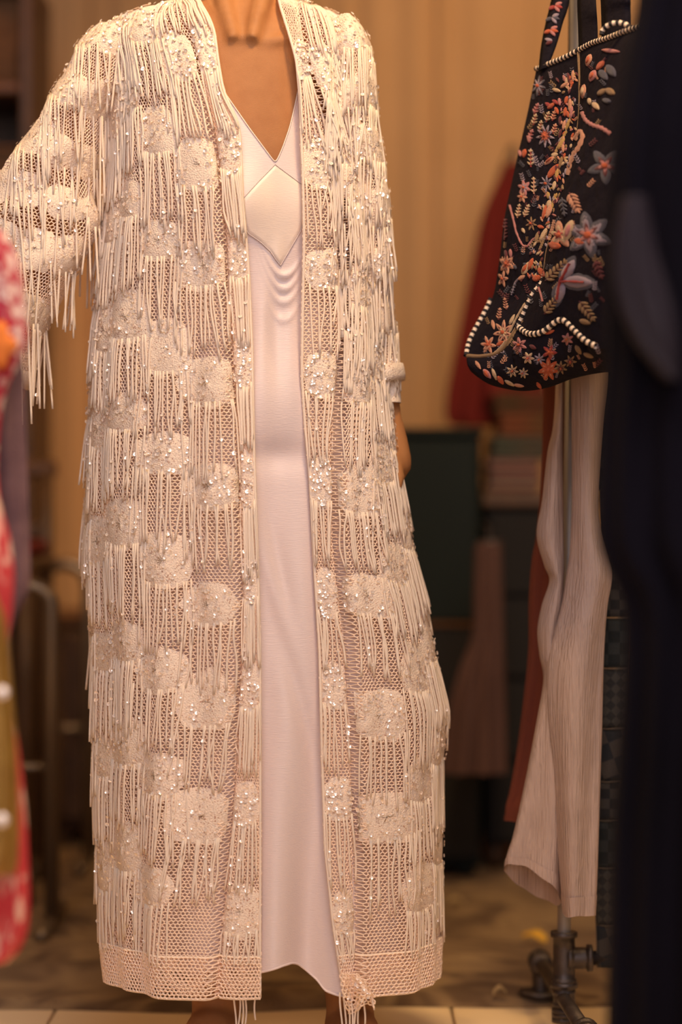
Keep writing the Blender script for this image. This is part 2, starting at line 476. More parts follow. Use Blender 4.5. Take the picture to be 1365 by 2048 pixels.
class Panel:
    """A robe front: u = 0 at the open front edge, u = 1 just behind the side; v = 0 at the collar, v = 1 at the hem."""
    def __init__(self, sgn):
        self.s = sgn
        self.t0 = TH_L if sgn < 0 else TH_R
        self.tf = TF_L if sgn < 0 else TF_R
        side = lambda p: sgn * SIDE
        P = robe_base(sgn * 0.95, pyg)
        ln = np.concatenate([[0], np.cumsum(np.linalg.norm(np.diff(P, axis=0), axis=1))])
        self.len = ln[-1]
        self.pv = lambda v: np.interp(v, ln / ln[-1], pyg)
        Q = self.point(np.linspace(0, 1, 60), np.full(60, 0.55))
        self.width = np.linalg.norm(np.diff(Q, axis=0), axis=1).sum()
    def point(self, u, v):
        u, v = np.broadcast_arrays(np.asarray(u, float), np.asarray(v, float))
        py = self.pv(np.clip(v, 0, 1))
        a = self.t0(py); b = self.s * SIDE
        ug = np.clip((self.tf(py) - a) / (b - a), 0.05, 0.5)
        p = u
        u = np.where(p < PB, ug * p / PB, ug + (1 - ug) * (p - PB) / (1 - PB))     # the facing band keeps its share of the cloth
        th = a + (b - a) * u
        P = robe_base(th, py)
        e_ = p - PB
        groove = 0.0085 * np.tanh(e_ / 0.007) * np.exp(-np.clip(e_, 0, 1) / 0.22) - 0.012 * np.exp(-((e_ + 0.006) / 0.012) ** 2) + 0.004
        groove = groove * np.clip((py - 20) / 300, 0.12, 1)
        P[..., 0] += groove * np.sin(th)
        P[..., 1] -= groove * np.cos(th)
        P[..., 2] -= np.where(v > 1, (v - 1) * self.len, 0)
        return P
    def frame(self, u, v, e=0.004):
        P = self.point(u, v)
        du = self.point(np.asarray(u) + e, v) - self.point(np.asarray(u) - e, v)
        vc = np.clip(v, e, 1 - e)
        dv = self.point(u, vc + e) - self.point(u, vc - e)
        N = np.cross(du, dv) * (1 if self.s < 0 else -1)
        # outward: away from the body's axis
        out = P - np.array([0.0, 0.02, 0.0]); 
        N /= np.linalg.norm(N, axis=-1, keepdims=True) + 1e-12
        axis = np.stack([(XL(self.pv(np.clip(v, 0, 1))) / 2 + XR(self.pv(np.clip(v, 0, 1))) / 2 - 682.5) * S + 0 * P[..., 0], 0.02 + 0 * P[..., 0], P[..., 2]], -1)
        sg = np.sign(((P - axis) * N).sum(-1, keepdims=True)); sg[sg == 0] = 1
        return P, N * sg


class Sleeve:
    """Tube along an arm: u = angle / 2 pi with u = 0.5 facing the camera, v along the arm."""
    def __init__(self, pts, n=160):
        A = np.array([[*W(p[0], p[1], p[2]), p[3] * S, p[4]] for p in pts])
        Q = spline(A, n)
        self.C, self.w, self.d = Q[:, :3], Q[:, 3], Q[:, 4]
        T = np.gradient(self.C, axis=0); T[:, 1] = 0
        T /= np.linalg.norm(T, axis=1, keepdims=True)
        self.B = np.stack([-T[:, 2], 0 * T[:, 0], T[:, 0]], -1)
        ln = np.concatenate([[0], np.cumsum(np.linalg.norm(np.diff(self.C, axis=0), axis=1))])
        self.len = ln[-1]; self.g = ln / ln[-1]
        self.width = 2 * np.pi * np.sqrt((self.w.mean() ** 2 + self.d.mean() ** 2) / 2)
    def point(self, u, v):
        u, v = np.broadcast_arrays(np.asarray(u, float), np.asarray(v, float))
        f = lambda a: np.interp(np.clip(v, 0, 1), self.g, a)
        C = np.stack([f(self.C[:, i]) for i in range(3)], -1)
        B = np.stack([f(self.B[:, i]) for i in range(3)], -1)
        th = (u - 0.5) * 2 * np.pi
        r = 1 + 0.05 * np.sin(3 * th + v * 9) + 0.045 * np.sin(v * 38 + 2 * np.sin(th * 2)) * (0.5 + 0.5 * np.cos(th))
        return C + B * (f(self.w) * r * np.sin(th))[..., None] + np.array([0, -1.0, 0]) * (f(self.d) * r * np.cos(th))[..., None]
    def frame(self, u, v, e=0.004):
        P = self.point(u, v)
        N = np.cross(self.point(np.asarray(u) + e, v) - self.point(np.asarray(u) - e, v), self.point(u, np.clip(v, e, 1 - e) + e) - self.point(u, np.clip(v, e, 1 - e) - e))
        N /= np.linalg.norm(N, axis=-1, keepdims=True) + 1e-12
        C = np.stack([np.interp(np.clip(v, 0, 1), self.g, self.C[:, i]) + 0 * P[..., 0] for i in range(3)], -1)
        sg = np.sign(((P - C) * N).sum(-1, keepdims=True)); sg[sg == 0] = 1
        return P, N * sg


def hexnet(surf, r, pitch=0.0047, off=0.0, v0=0.0, v1=1.0, u0=0.0, u1=1.0, jit=0.00035):
    cols = max(4, int(surf.width * (u1 - u0) / pitch)); w = surf.width * (u1 - u0) / cols
    Hh = w * 0.87; rows = int(surf.len * (v1 - v0) / Hh); q = w / (4 * 1.732) * 1.15
    nx = 2 * cols + 1
    I, J = np.meshgrid(np.arange(nx), np.arange(rows + 1))
    U = u0 + (u1 - u0) * I / (2 * cols)
    sg = np.where((I + J) % 2 == 0, 1, -1)
    V = v0 + (v1 - v0) * (J * Hh + sg * q) / (surf.len * (v1 - v0))
    V = np.clip(V, v0, v1)
    P, Nn = surf.frame(U, V)
    P = P + Nn * off + rng.normal(0, jit, P.shape)
    P = P.reshape(-1, 3); Nn = Nn.reshape(-1, 3)
    idx = np.arange(nx * (rows + 1)).reshape(rows + 1, nx)
    e1 = np.stack([idx[:, :-1], idx[:, 1:]], -1).reshape(-1, 2)
    m = (sg[:-1] == 1)
    e2 = np.stack([idx[:-1][m], idx[1:][m]], -1)
    E = np.concatenate([e1, e2])
    a, b = P[E[:, 0]], P[E[:, 1]]; nn = Nn[E[:, 0]]
    t = b - a; t /= np.linalg.norm(t, axis=1, keepdims=True) + 1e-12
    sd = np.cross(t, nn); sd /= np.linalg.norm(sd, axis=1, keepdims=True) + 1e-12
    a = a - t * r * 0.4; b = b + t * r * 0.4
    V6 = np.stack([a - sd * r, a + nn * r * 1.2, a + sd * r, b - sd * r, b + nn * r * 1.2, b + sd * r], 1).reshape(-1, 3)
    k = np.arange(len(E))[:, None] * 6
    F = np.concatenate([k + [0, 1, 4, 3], k + [1, 2, 5, 4]])
    return V6, F


# ------------------------------------------------------------------ the person
person = empty('person', W(500, 2110, 0), 'woman standing in a cream fringed sequin robe over an ivory satin slip dress', 'person')
robe = empty('fringed_robe', (0, 0, 0), parent=person)
robe['label'] = 'cream net robe with sequined patches and hanging fringe'

# --- body: closed shapes laid out in one mesh, then fused to a single skin
bm = MB()
def loft(rings, closed=True, seg=28):
    """rings: (centre xyz, half width x, half depth y) stacked along z"""
    an = np.linspace(0, 2 * np.pi, seg, endpoint=False)
    A = spline(np.array([[*c, a, b] for c, a, b in rings]), len(rings) * 6)
    P = np.stack([A[:, None, 0] + A[:, None, 3] * np.sin(an), A[:, None, 1] - A[:, None, 4] * np.cos(an), A[:, None, 2] + 0 * an], -1)
    v, f = gridmesh(P, True)
    k = len(v); f = f.tolist()
    v = np.concatenate([v, [P[0].mean(0)], [P[-1].mean(0)]])
    for i in range(seg):
        f.append([k, (i + 1) % seg, i]); b0 = k - seg
        f.append([k + 1, b0 + i, b0 + (i + 1) % seg])
    bm.add(v, f)
def limb(pts, r, n=28, sides=16):
    A = spline(np.array([[*p, q] for p, q in zip(pts, r)]), n)
    v, f = tubes(A[None, :, :3], A[None, :, 3], sides, True)
    bm.add(v, f)
def ball(c, r, seg=16):
    an = np.linspace(0, 2 * np.pi, seg, endpoint=False); ph = np.linspace(0.05, np.pi - 0.05, 10)
    P = np.stack([np.sin(ph)[:, None] * np.cos(an) * r[0] + c[0], np.sin(ph)[:, None] * np.sin(an) * r[1] + c[1], np.cos(ph)[:, None] * r[2] + c[2] + 0 * an], -1)
    v, f = gridmesh(P, True); f = f.tolist(); k = len(v)
    f.append(list(range(seg))[::-1]); f.append(list(range(k - seg, k)))
    bm.add(v, f)

def ctr(py): return (XL(py) + XR(py)) / 2
tor = []
for py, a, b, sh in [(8, 92, 0.050, 15), (30, 150, 0.060, 10), (62, 205, 0.072, 5), (100, 222, 0.082, 0), (200, 215, 0.092, 0), (330, 203, 0.099, 0), (480, 196, 0.096, 0), (650, 188, 0.088, 0), (800, 205, 0.096, 0), (950, 235, 0.106, 0), (1040, 240, 0.108, 0), (1090, 200, 0.09, 0)]:
    tor.append((W(ctr(py) + sh, py, 0.0), a * S, b))
loft(tor)
limb([W(498, 110, 0.0), W(492, 40, 0.004), W(486, -50, 0.0), W(486, -120, -0.01)], [0.060, 0.050, 0.049, 0.052])
# neck tendons, collar bones and breast
for sx in (-1, 1):
    limb([W(494 + sx * 62, -70, -0.020), W(486 + sx * 38, 5, -0.058), W(486 + sx * 17, 80, -0.086)], [0.013, 0.012, 0.009], 16, 10)
    limb([W(494 + sx * 20, 88, -0.072), W(491 + sx * 80, 78, -0.069), W(480 + sx * 190, 52, -0.020)], [0.008, 0.0075, 0.007], 16, 10)
# head
ball(W(486, -225, 0.0), (0.072, 0.092, 0.108), 24)
limb([W(486, -95, -0.052), W(486, -140, -0.055)], [0.030, 0.045], 8, 14)
limb([W(486, -235, -0.085), W(486, -190, -0.105), W(486, -183, -0.092)], [0.008, 0.012, 0.010], 8, 10)
limb([W(470, -145, -0.092), W(502, -145, -0.092)], [0.008, 0.008], 6, 8)
for sx in (-1, 1):
    ball(W(486 + sx * 103, -215, 0.012), (0.010, 0.018, 0.030), 10)
# her right arm, bent to the side, hand on the rail out of view
RA = [W(236, 110, 0.0), W(165, 240, 0.0), W(88, 415, -0.015), W(48, 560, -0.03), W(18, 700, -0.035)]
limb(RA, [0.048, 0.042, 0.036, 0.031, 0.021])
hb = RA[-1]
limb([hb, hb + [-0.006, 0.0, -0.045], hb + [-0.012, -0.004, -0.085]], [0.021, 0.030, 0.028], 10)
for k in range(4):
    f0 = hb + [-0.012 + 0.004 * k, -0.028 + 0.019 * k, -0.085]
    limb([f0, f0 + [-0.003, 0.0, -0.035], f0 + [-0.014, 0.0, -0.060], f0 + [-0.030, 0.0, -0.070]], [0.0095, 0.0088, 0.008, 0.0065], 10, 8)
limb([hb + [-0.004, -0.024, -0.030], hb + [-0.008, -0.045, -0.060], hb + [-0.016, -0.048, -0.090]], [0.011, 0.0095, 0.0075], 10, 8)
# her left arm hanging, hand beside the hip
LA = [W(672, 115, 0.0), W(700, 260, 0.01), W(726, 450, 0.025), W(744, 640, 0.03), W(769, 800, 0.02), W(776, 850, 0.015)]
limb(LA, [0.040, 0.031, 0.027, 0.026, 0.0215, 0.021])
limb([W(776, 840, 0.016), W(779, 880, 0.012), W(783, 925, 0.006), W(783, 945, 0.003)], [0.021, 0.026, 0.029, 0.026], 12)
limb([W(777, 840, 0.036), W(782, 885, 0.034), W(787, 930, 0.030)], [0.018, 0.022, 0.021], 12)
for k, (dy, L1) in enumerate([(-0.026, 50), (-0.006, 56), (0.014, 52), (0.032, 42)]):
    b0 = W(790, 930, 0.008 + dy)
    limb([W(784, 905, 0.010 + dy), b0, W(797, 930 + L1 * 0.55, 0.000 + dy), W(786, 930 + L1 * 1.15, -0.006 + dy), W(768, 930 + L1 * 1.25, -0.008 + dy)], [0.0105, 0.0115, 0.0095, 0.0082, 0.0065], 16, 8)
limb([W(770, 872, -0.008), W(762, 915, -0.030), W(766, 955, -0.038), W(772, 985, -0.036)], [0.012, 0.0115, 0.0095, 0.0072], 12, 8)
# legs and feet
for hip, knee, ank, toe, sx in [((390, 1000), (415, 1480), (432, 2010), (412, 2105), -1), ((620, 1000), (668, 1480), (700, 2000), (716, 2105), 1)]:
    a3 = W(*ank, -0.02)
    limb([W(*hip, 0), W((hip[0] + knee[0]) / 2, 1240, -0.005), W(*knee, -0.02), W((knee[0] + ank[0]) / 2, 1680, 0.0), W((knee[0] + ank[0]) / 2 + 4, 1860, -0.01), a3, W(ank[0], 2060, -0.02)],
         [0.088, 0.078, 0.056, 0.055, 0.040, 0.034, 0.036], 40)
    hx = a3[0]
    limb([(hx, 0.035, 0.032), (hx, -0.02, 0.045), (hx + 0.01 * sx, -0.085, 0.034), (hx + 0.016 * sx, -0.15, 0.022)], [0.030, 0.036, 0.036, 0.020], 16)
    ball((hx + 0.013 * sx, -0.115, 0.018), (0.040, 0.055, 0.017))
    for k in range(5):
        t0 = np.array([hx + sx * (-0.020 + 0.0155 * k) + 0.012 * sx, -0.150 + 0.006 * k * k * 0.6, 0.016])
        limb([t0, t0 + [0.0, -0.022, -0.002], t0 + [0.0, -0.038 + 0.002 * k, -0.006]], [0.0105 - 0.0008 * k, 0.0105 - 0.0008 * k, 0.008 - 0.0006 * k], 8, 8)
body = bm.build('body', M['skin'], person, True)
rm = body.modifiers.new('fuse', 'REMESH'); rm.mode = 'VOXEL'; rm.voxel_size = 0.0048; rm.use_smooth_shade = True
sm = body.modifiers.new('smooth', 'SMOOTH'); sm.factor = 0.5; sm.iterations = 5
dg = bpy.context.evaluated_depsgraph_get()
me = bpy.data.meshes.new_from_object(body.evaluated_get(dg))
body.modifiers.clear(); body.data = me
me.materials.clear(); me.materials.append(M['skin'])
me.polygons.foreach_set('use_smooth', [True] * len(me.polygons))
# hair gathered up, eyes
hm = MB()
an = np.linspace(0, 2 * np.pi, 24, endpoint=False)
hc0 = W(486, -240, 0.012)
ph = np.linspace(0.02, 2.0, 12)
tilt = 0.5 * np.clip(np.sin(an), 0, 1)
P = np.stack([hc0[0] + 0.083 * np.sin(ph)[:, None] * np.cos(an), hc0[1] + 0.105 * np.sin(ph)[:, None] * np.sin(an) + 0 * tilt, hc0[2] + 0.112 * np.cos(ph[:, None] * (0.66 + 0.34 * np.clip(np.sin(an) + 0.3, 0, 1)))], -1)
hm.grid(P, wrap=True)
hair = hm.build('hair', M['hair'], person, True)
em = MB()
for sx in (-1, 1):
    c = W(486 + sx * 45, -222, -0.083); pp = np.linspace(0.1, 3.04, 6)
    em.grid(np.stack([c[0] + 0.012 * np.sin(pp)[:, None] * np.cos(an), c[1] + 0.010 * np.sin(pp)[:, None] * np.sin(an), c[2] + 0.007 * np.cos(pp)[:, None] + 0 * an], -1), wrap=True)
em.build('eyes', M['eye'], person, True)

# --- ivory satin slip dress
dress = empty('slip_dress', (0, 0, 0), parent=person)
dress['label'] = 'ivory satin slip dress with a V neck'
VN = tab([(300, 150), (440, 172), (450, 186), (475, 222), (500, 258), (525, 292), (549, 325), (552, 325), (565, 297), (580, 255), (592, 205), (600, 165), (606, 150), (800, 150)], 3)
HM = tab([(300, 1945), (500, 1943), (522, 1942), (545, 1934), (565, 1928), (585, 1926), (600, 1931), (620, 1945), (640, 1962), (652, 1982), (670, 1988), (690, 1990), (900, 1985)], 3)


def dress_pt(th, py):
    th, py = np.broadcast_arrays(np.asarray(th, float), np.asarray(py, float))
    P = robe_base(th, py, 0.026, 0.026, fold=0.0)
    px, po = proj(P)
    fr = np.clip(np.cos(th), 0, 1)
    d = 0.016 * np.exp(-((po - 800) / 95) ** 2 - ((px - 565) / 90) ** 2)                      # belly
    d = d - 0.007 * np.exp(-((po - 912) / 30) ** 2 - ((px - 560) / 70) ** 2)                   # dip below it
    for cx in (480, 640):
        d = d + 0.014 * np.exp(-((po - 400) / 70) ** 2 - ((px - cx) / 60) ** 2)
    # swags below the point of the bodice
    for k, (cy, am) in enumerate([(552, 0.006), (578, 0.005), (604, 0.004), (640, 0.003)]):
        curve = cy - 0.030 * (px - 568) ** 2
        d = d + am * np.exp(-((po - curve) / 7) ** 2) * np.exp(-((px - 568) / 26) ** 2)
    below = np.clip((po - 500) / 120, 0, 1)
    d = d + below * (0.0022 * np.sin(px / 8.5 + po / 260) * np.exp(-((po - 640) / 140) ** 2) + 0.0035 * np.sin(px / 21 + po / 330 + 0.6))
    d = d + 0.010 * np.exp(-(((px - 545) - (po - 1150) * 0.28) / 20) ** 2) * np.exp(-((po - 1230) / 190) ** 2)
    d = d - 0.013 * np.exp(-(((px - 575) - (po - 1250) * 0.20) / 24) ** 2) * np.exp(-((po - 1320) / 200) ** 2)
    d = d + np.clip((po - 1400) / 500, 0, 1) * 0.014 * np.sin((px - 505) / 24)
    d = d * fr
    P[..., 0] += d * np.sin(th); P[..., 1] -= d * np.cos(th)
    return P


def column_end(th, target, start):
    py = np.full_like(th, start)
    for _ in range(12):
        P = robe_base(th, py, 0.026, 0.026, 0.0)
        px, _o = proj(P)
        t = np.where(np.cos(th) > 0.1, target(px), start)
        py = py * 0.3 + 0.7 * (HOR + (t - HOR) * (D + P[:, 1]) / D)
    return py


thd = np.concatenate([np.linspace(-math.pi, -0.35, 70, endpoint=False), np.linspace(-0.35, 0.95, 190, endpoint=False), np.linspace(0.95, math.pi, 60, endpoint=False)])
ptop = column_end(thd, VN, 170.0)
pbot = column_end(thd, HM, 1905.0)
vv = np.linspace(0, 1, 260)[:, None]
G = dress_pt(thd[None] + 0 * vv, ptop[None] + (pbot - ptop)[None] * vv)
mk('skirt_and_bodice', *gridmesh(G, True), M['satin'], dress)
dv, df = gridmesh(G, True)
dress_bvh = BVHTree.FromPolygons([Vector(p) for p in dv], df.tolist())
sel = np.where((thd > -0.3) & (thd < 0.9))[0]
MB().tube(G[-1][sel] + [0, -0.001, 0.0], 0.0016, 6).build('hem_seam', M['satin'], dress, True)
MB().tube(G[0][sel] + [0, -0.0008, 0.0], 0.0010, 6).build('neckline_binding', M['satin_warm'], dress, True)
for a, b2, c2 in [((446, 182), (425, 110), (395, 20)), ((602, 160), (614, 100), (628, 30))]:
    c = spline([W(*a, -0.100), W(*b2, -0.068), W(*c2, 0.0)], 14)
    st = np.stack([c + [-0.004, 0, 0], c + [-0.004, -0.0015, 0], c + [0.004, -0.0015, 0], c + [0.004, 0, 0]], 1)
    mk('strap', *gridmesh(st, True), M['satin'], dress)

CAMP = Vector((0, -D, HC))
def shoot(bvh, px, py, off=0.0):
    d = Vector(W(px, py, 0)) - CAMP
    d.normalize()
    h = bvh.ray_cast(CAMP, d)
    if h[0] is None:
        return None
    n = h[1]
    if n.dot(d) > 0: n = -n
    return np.array(h[0] + n * off)

# diamond-shaped bodice panel with seams
poly = [(550, 329), (578, 350), (609, 373), (608, 440), (601, 462), (586, 488), (571, 514), (561, 531), (552, 520), (541, 503), (520, 483), (497, 467), (489, 452), (486, 425), (486, 397), (515, 365)]
pc = np.array(poly, float)
dens = np.concatenate([np.linspace(pc[i], pc[(i + 1) % len(pc)], 6, endpoint=False) for i in range(len(pc))])
cen = np.array([548.0, 425.0])
rings = []
for k in np.linspace(0, 1, 16):
    ring = []
    for p in dens:
        q = cen + (p - cen) * (k * 0.998 + 0.002)
        lift = 0.0026 - 0.0022 * np.clip((k - 0.93) / 0.07, 0, 1)
        # gathers above the lower point
        g = 0.0016 * np.sin((q[0] - 545) / 6.0) * np.clip((q[1] - 470) / 50, 0, 1) * (k < 0.97)
        ring.append(shoot(dress_bvh, q[0], q[1], lift + g))
    rings.append(ring)
G2 = np.array(rings)
mk('bodice_panel', *gridmesh(G2, True), M['satin_warm'], dress)
seam = np.array([shoot(dress_bvh, p[0], p[1], 0.0016) for p in dens]); seam = np.concatenate([seam, seam[:1]])
MB().tube(seam, 0.0007, 5, cap=False).build('panel_seam', M['satin'], dress, True)

# --- robe
PL, PR = Panel(-1), Panel(1)
SL = Sleeve([(232, 62, 0.0, 34, 0.050), (212, 120, 0.0, 58, 0.068), (165, 215, -0.005, 64, 0.074), (120, 315, -0.01, 78, 0.078), (92, 390, -0.015, 100, 0.082), (80, 450, -0.02, 114, 0.084), (58, 540, -0.03, 88, 0.078), (36, 630, -0.035, 62, 0.068), (22, 700, -0.04, 46, 0.058), (12, 772, -0.04, 36, 0.050)])
SR = Sleeve([(678, 44, 0.0, 26, 0.040), (698, 92, 0.0, 40, 0.062), (706, 150, 0.0, 42, 0.068), (706, 250, 0.0, 46, 0.070), (722, 360, 0.01, 47, 0.070), (731, 450, 0.02, 48, 0.068), (736, 600, 0.03, 48, 0.064), (748, 700, 0.03, 48, 0.058), (760, 768, 0.025, 42, 0.050)])

ug_split = {}
for nm, sf in (('front_panel', PL), ('front_panel', PR)):
    mk(nm, *hexnet(sf, 0.00085), M['net'], robe, False)
mk('sleeve', *hexnet(SL, 0.00085), M['net'], robe, False)
mk('sleeve', *hexnet(SR, 0.00085), M['net'], robe, False)
# back of the robe
thb = np.linspace(SIDE, 2 * math.pi - SIDE, 70)
pb = PL.pv(np.linspace(0, 1, 120))
B = robe_base(thb[None] + 0 * pb[:, None], pb[:, None] + 0 * thb[None])
mk('back_panel', *gridmesh(B), M['back'], robe)

# rolled front edges and the double net hem band
for sf in (PL, PR):
    v_ = np.linspace(0.0, 1.0, 160)
    P0, N0 = sf.frame(np.full(160, 0.004), v_)
    MB().tube(P0, 0.0021, 6).build('front_edge', M['fringe'], robe, True)
    V6, F6 = hexnet(sf, 0.0010, 0.0052, 0.0045, 0.962, 1.0)
    mk('hem_band', V6, F6, M['net'], robe, False)
    u_ = np.linspace(0, 1, 120)
    for vz, rr in ((0.962, 0.0016), (1.0, 0.0018)):
        P0, N0 = sf.frame(u_, np.full(120, vz))
        MB().tube(P0 + N0 * 0.003, rr, 6).build('hem_edge', M['fringe'], robe, True)

# cuffs
for sf, lo in ((SL, 0.955), (SR, 0.955)):
    u_ = np.linspace(0, 1, 60, endpoint=False)
    rows = []
    for vz, o_ in ((lo, 0.0), (lo, 0.006), (lo + 0.02, 0.007), (0.985, 0.007), (1.0, 0.006), (1.0, 0.0)):
        P0, N0 = sf.frame(u_, np.full(60, vz)); rows.append(P0 + N0 * o_)
    mk('cuff', *gridmesh(np.array(rows), True), M['patch'], robe)
# knitted end of the hanging sleeve at her wrist
cf = []
for py, xl, xr, o_ in [(762, 752, 797, 0), (772, 750, 801, 0.004), (800, 752, 803, 0.004), (801, 760, 803, 0.0), (806, 760, 803, 0.0)]:
    c = W((xl + xr) / 2, py, 0.02); w_ = (xr - xl) / 2 * S
    cf.append(np.stack([c[0] + w_ * np.sin(an), c[1] - 0.034 * np.cos(an), c[2] + 0 * an], -1))
mk('wrist_band', *gridmesh(np.array(cf), True), M['patch'], robe)

# surfaces a free-hanging strand must stay in front of
def coarse(sf, nu, nv, wrap):
    uu = np.linspace(0, 1, nu, endpoint=not wrap)[None]; v2 = np.linspace(0, 1, nv)[:, None]
    return gridmesh(sf.point(uu + 0 * v2, v2 + 0 * uu), wrap)
cv, cfc = [], []
nn_ = 0
for sf, wrp in ((PL, False), (PR, False), (SL, True), (SR, True)):
    a, f = coarse(sf, 60, 120, wrp)
    cv.append(a); cfc.append(f + nn_); nn_ += len(a)
robe_bvh = BVHTree.FromPolygons([Vector(p) for p in np.concatenate(cv)], np.concatenate(cfc).tolist())

seq_pos, seq_nrm = [], []
def put_patch(sf, uc, vc, wu, hv, hang, length, spacing=0.0047, dens_seq=26):
    """One knitted patch at (uc, vc), half sizes in metres, with its fringe."""
    seg, nr = 22, 5
    an = np.linspace(0, 2 * np.pi, seg, endpoint=False)
    ex = 2.6
    rad = 1 / (np.abs(np.cos(an)) ** ex + np.abs(np.sin(an)) ** ex) ** (1 / ex) * (1 + rng.normal(0, 0.05, seg))
    U, V, O = [], [], []
    for k in np.linspace(0.02, 1, nr):
        U.append(uc + wu / sf.width * rad * k * np.cos(an)); V.append(vc + hv / sf.len * rad * k * np.sin(an))
        O.append(np.full(seg, 0.0024 * (1 - k ** 4) + 0.0008))
    U, V, O = np.array(U), np.clip(np.array(V), 0.0, 1.0), np.array(O)
    lim = (0.0, 1.0)
    if isinstance(sf, Panel):
        lim = (0.002, PB - 0.004) if uc < PB else (PB + 0.004, 1.0)
        U = np.clip(U, *lim)
    P, N = sf.frame(U, V)
    v, f = gridmesh(P + N * O[..., None], True)
    f = f.tolist(); f.append(list(range(seg)))
    mk('patch', v, f, M['patch'], robe)
    # sequins on the patch
    k = rng.poisson(dens_seq)
    if k:
        a = rng.uniform(0, 2 * np.pi, k); r_ = np.sqrt(rng.uniform(0, 1, k)) * 0.95
        uu = uc + wu / sf.width * r_ * np.cos(a); v2 = np.clip(vc + hv / sf.len * r_ * np.sin(a), 0.001, 0.999)
        if isinstance(sf, Panel): uu = np.clip(uu, lim[0] + 0.002, lim[1] - 0.004)
        P, N = sf.frame(uu, v2)
        seq_pos.append(P + N * 0.0052); seq_nrm.append(N)
    # fringe
    ns = max(4, int(2 * wu * 0.94 / spacing)); K = 9
    t = np.linspace(-0.94, 0.94, ns) + rng.normal(0, 0.07, ns)
    u0 = uc + wu / sf.width * t
    v0 = vc + hv / sf.len * 0.80 * (1 - 0.25 * t ** 2)
    if isinstance(sf, Panel):
        keep = (u0 > lim[0]) & (u0 < lim[1]); u0, v0 = u0[keep], v0[keep]; ns = len(u0)
        if ns == 0: return
    Ls = length * rng.uniform(0.86, 1.12, ns)
    if isinstance(sf, Panel):
        Ls = np.minimum(Ls, np.maximum((0.968 + rng.uniform(-0.006, 0.004, ns) - v0) * sf.len, 0.02))
    if hang:
        P0, N0 = sf.frame(u0, v0)
        line = np.zeros((ns, K, 3))
        sway = rng.normal(0, 0.006, ns)
        for i in range(ns):
            y = P0[i, 1] - 0.003 if N0[i, 1] < 0.3 else P0[i, 1] + 0.003
            for k in range(K):
                s_ = k / (K - 1)
                xx = P0[i, 0] + N0[i, 0] * 0.003 + sway[i] * s_; zz = P0[i, 2] - Ls[i] * s_
                if N0[i, 1] < 0.3:
                    h = robe_bvh.ray_cast(Vector((xx, -0.8, zz)), Vector((0, 1, 0)))
                    if h[0] is not None: y = min(y, h[0].y - 0.004)
                line[i, k] = (xx, y, zz)
    else:
        s_ = np.linspace(0, 1, K)[None]
        dr = rng.normal(0, 0.0035, ns)[:, None] / sf.width
        wob = rng.normal(0, 0.0007, (ns, 1)) / sf.width * np.sin(s_ * 7 + rng.uniform(0, 6, (ns, 1)))
        U = u0[:, None] + dr * s_ ** 1.5 + wob
        V = v0[:, None] + Ls[:, None] * s_ / sf.len
        if isinstance(sf, Panel): U = np.clip(U, lim[0] - (0.012 if uc < PB else 0), lim[1])
        P, N = sf.frame(U, V)
        lift = 0.0014 + 0.0016 * np.clip(s_ * 5, 0, 1) + rng.uniform(0, 0.0026, (ns, 1)) * s_ + np.clip(u0[:, None] - 0.62, 0, 0.3) / 0.3 * 0.010 * rng.uniform(0, 1, (ns, 1)) ** 3 * s_
        line = P + N * lift[..., None]
        # strands hang plumb where the cloth swings inwards
        ax = np.stack([np.interp(sf.pv(np.clip(V, 0, 1)), pyg, ctr(pyg)) * S - 682.5 * S, 0 * V], -1)
        rr = line[..., :2] - ax
        rad_ = np.linalg.norm(rr, axis=-1)
        mx = np.maximum.accumulate(rad_ - 0.012 * s_, axis=1) 
        fac = np.maximum(rad_, mx) / rad_
        line[..., :2] = ax + rr * fac[..., None]
    v, f = tubes(line, 0.0016 * np.linspace(1.0, 0.92, K)[None] * rng.uniform(0.85, 1.15, (ns, 1)), 5, True)
    o = mk('tassel', v, f, M['fringe'], robe)
    o['kind'] = 'stuff'
    # a few sequins along the strands
    for i in range(ns):
        if rng.random() < 0.28:
            for k in range(2, K - 1):
                if rng.random() < 0.22:
                    p = line[i, k]; q = rng.normal(0, 0.25, 3) + [0.2 * np.sign(p[0]), -1, 0.1]
                    q /= np.linalg.norm(q)
                    seq_pos.append((p + q * 0.002)[None]); seq_nrm.append(q[None])


for sf in (PL, PR):
    nc = int(round(sf.width * (1 - PB) / 0.058))
    nrow = int(round(sf.len / 0.148))
    for c in range(-1, nc):
        for r in range(-1, nrow + 1):
            if c < 0:
                uc, wu = PB / 2, 0.46 * PB * sf.width
            else:
                uc = PB + (1 - PB) * (c + 0.5 + rng.uniform(-0.10, 0.10)) / nc; wu = 0.036 * rng.uniform(0.85, 1.2)
            vc = (r + 0.35 + 0.5 * (c % 2) + 0.18 * ((c * 7) % 3) + rng.uniform(-0.07, 0.07)) / nrow
            if vc < 0.02 or vc > 0.93: continue
            put_patch(sf, uc, vc, wu, 0.034 * rng.uniform(0.8, 1.2), False, rng.uniform(0.080, 0.102), spacing=0.0045, dens_seq=38 if sf is PR else 26)
# shoulder rows
for sf, rows_, cols_, start in ((SL, 6, 6, 0.05), (SR, 6, 6, 0.07)):
    for r in range(rows_):
        for c in range(cols_):
            uc = 0.14 + 0.72 * (c + 0.5 * (r % 2) + 0.25) / cols_
            vc = start + (r + rng.uniform(-0.15, 0.15)) / rows_ * 0.90
            if vc > 0.94: continue
            put_patch(sf, uc, vc, 0.026 * rng.uniform(0.9, 1.1), 0.026 * rng.uniform(0.8, 1.15), True, 0.085 if sf is SR else rng.choice([0.08, 0.10, 0.13]), spacing=0.010 if sf is SL else 0.0068, dens_seq=12)

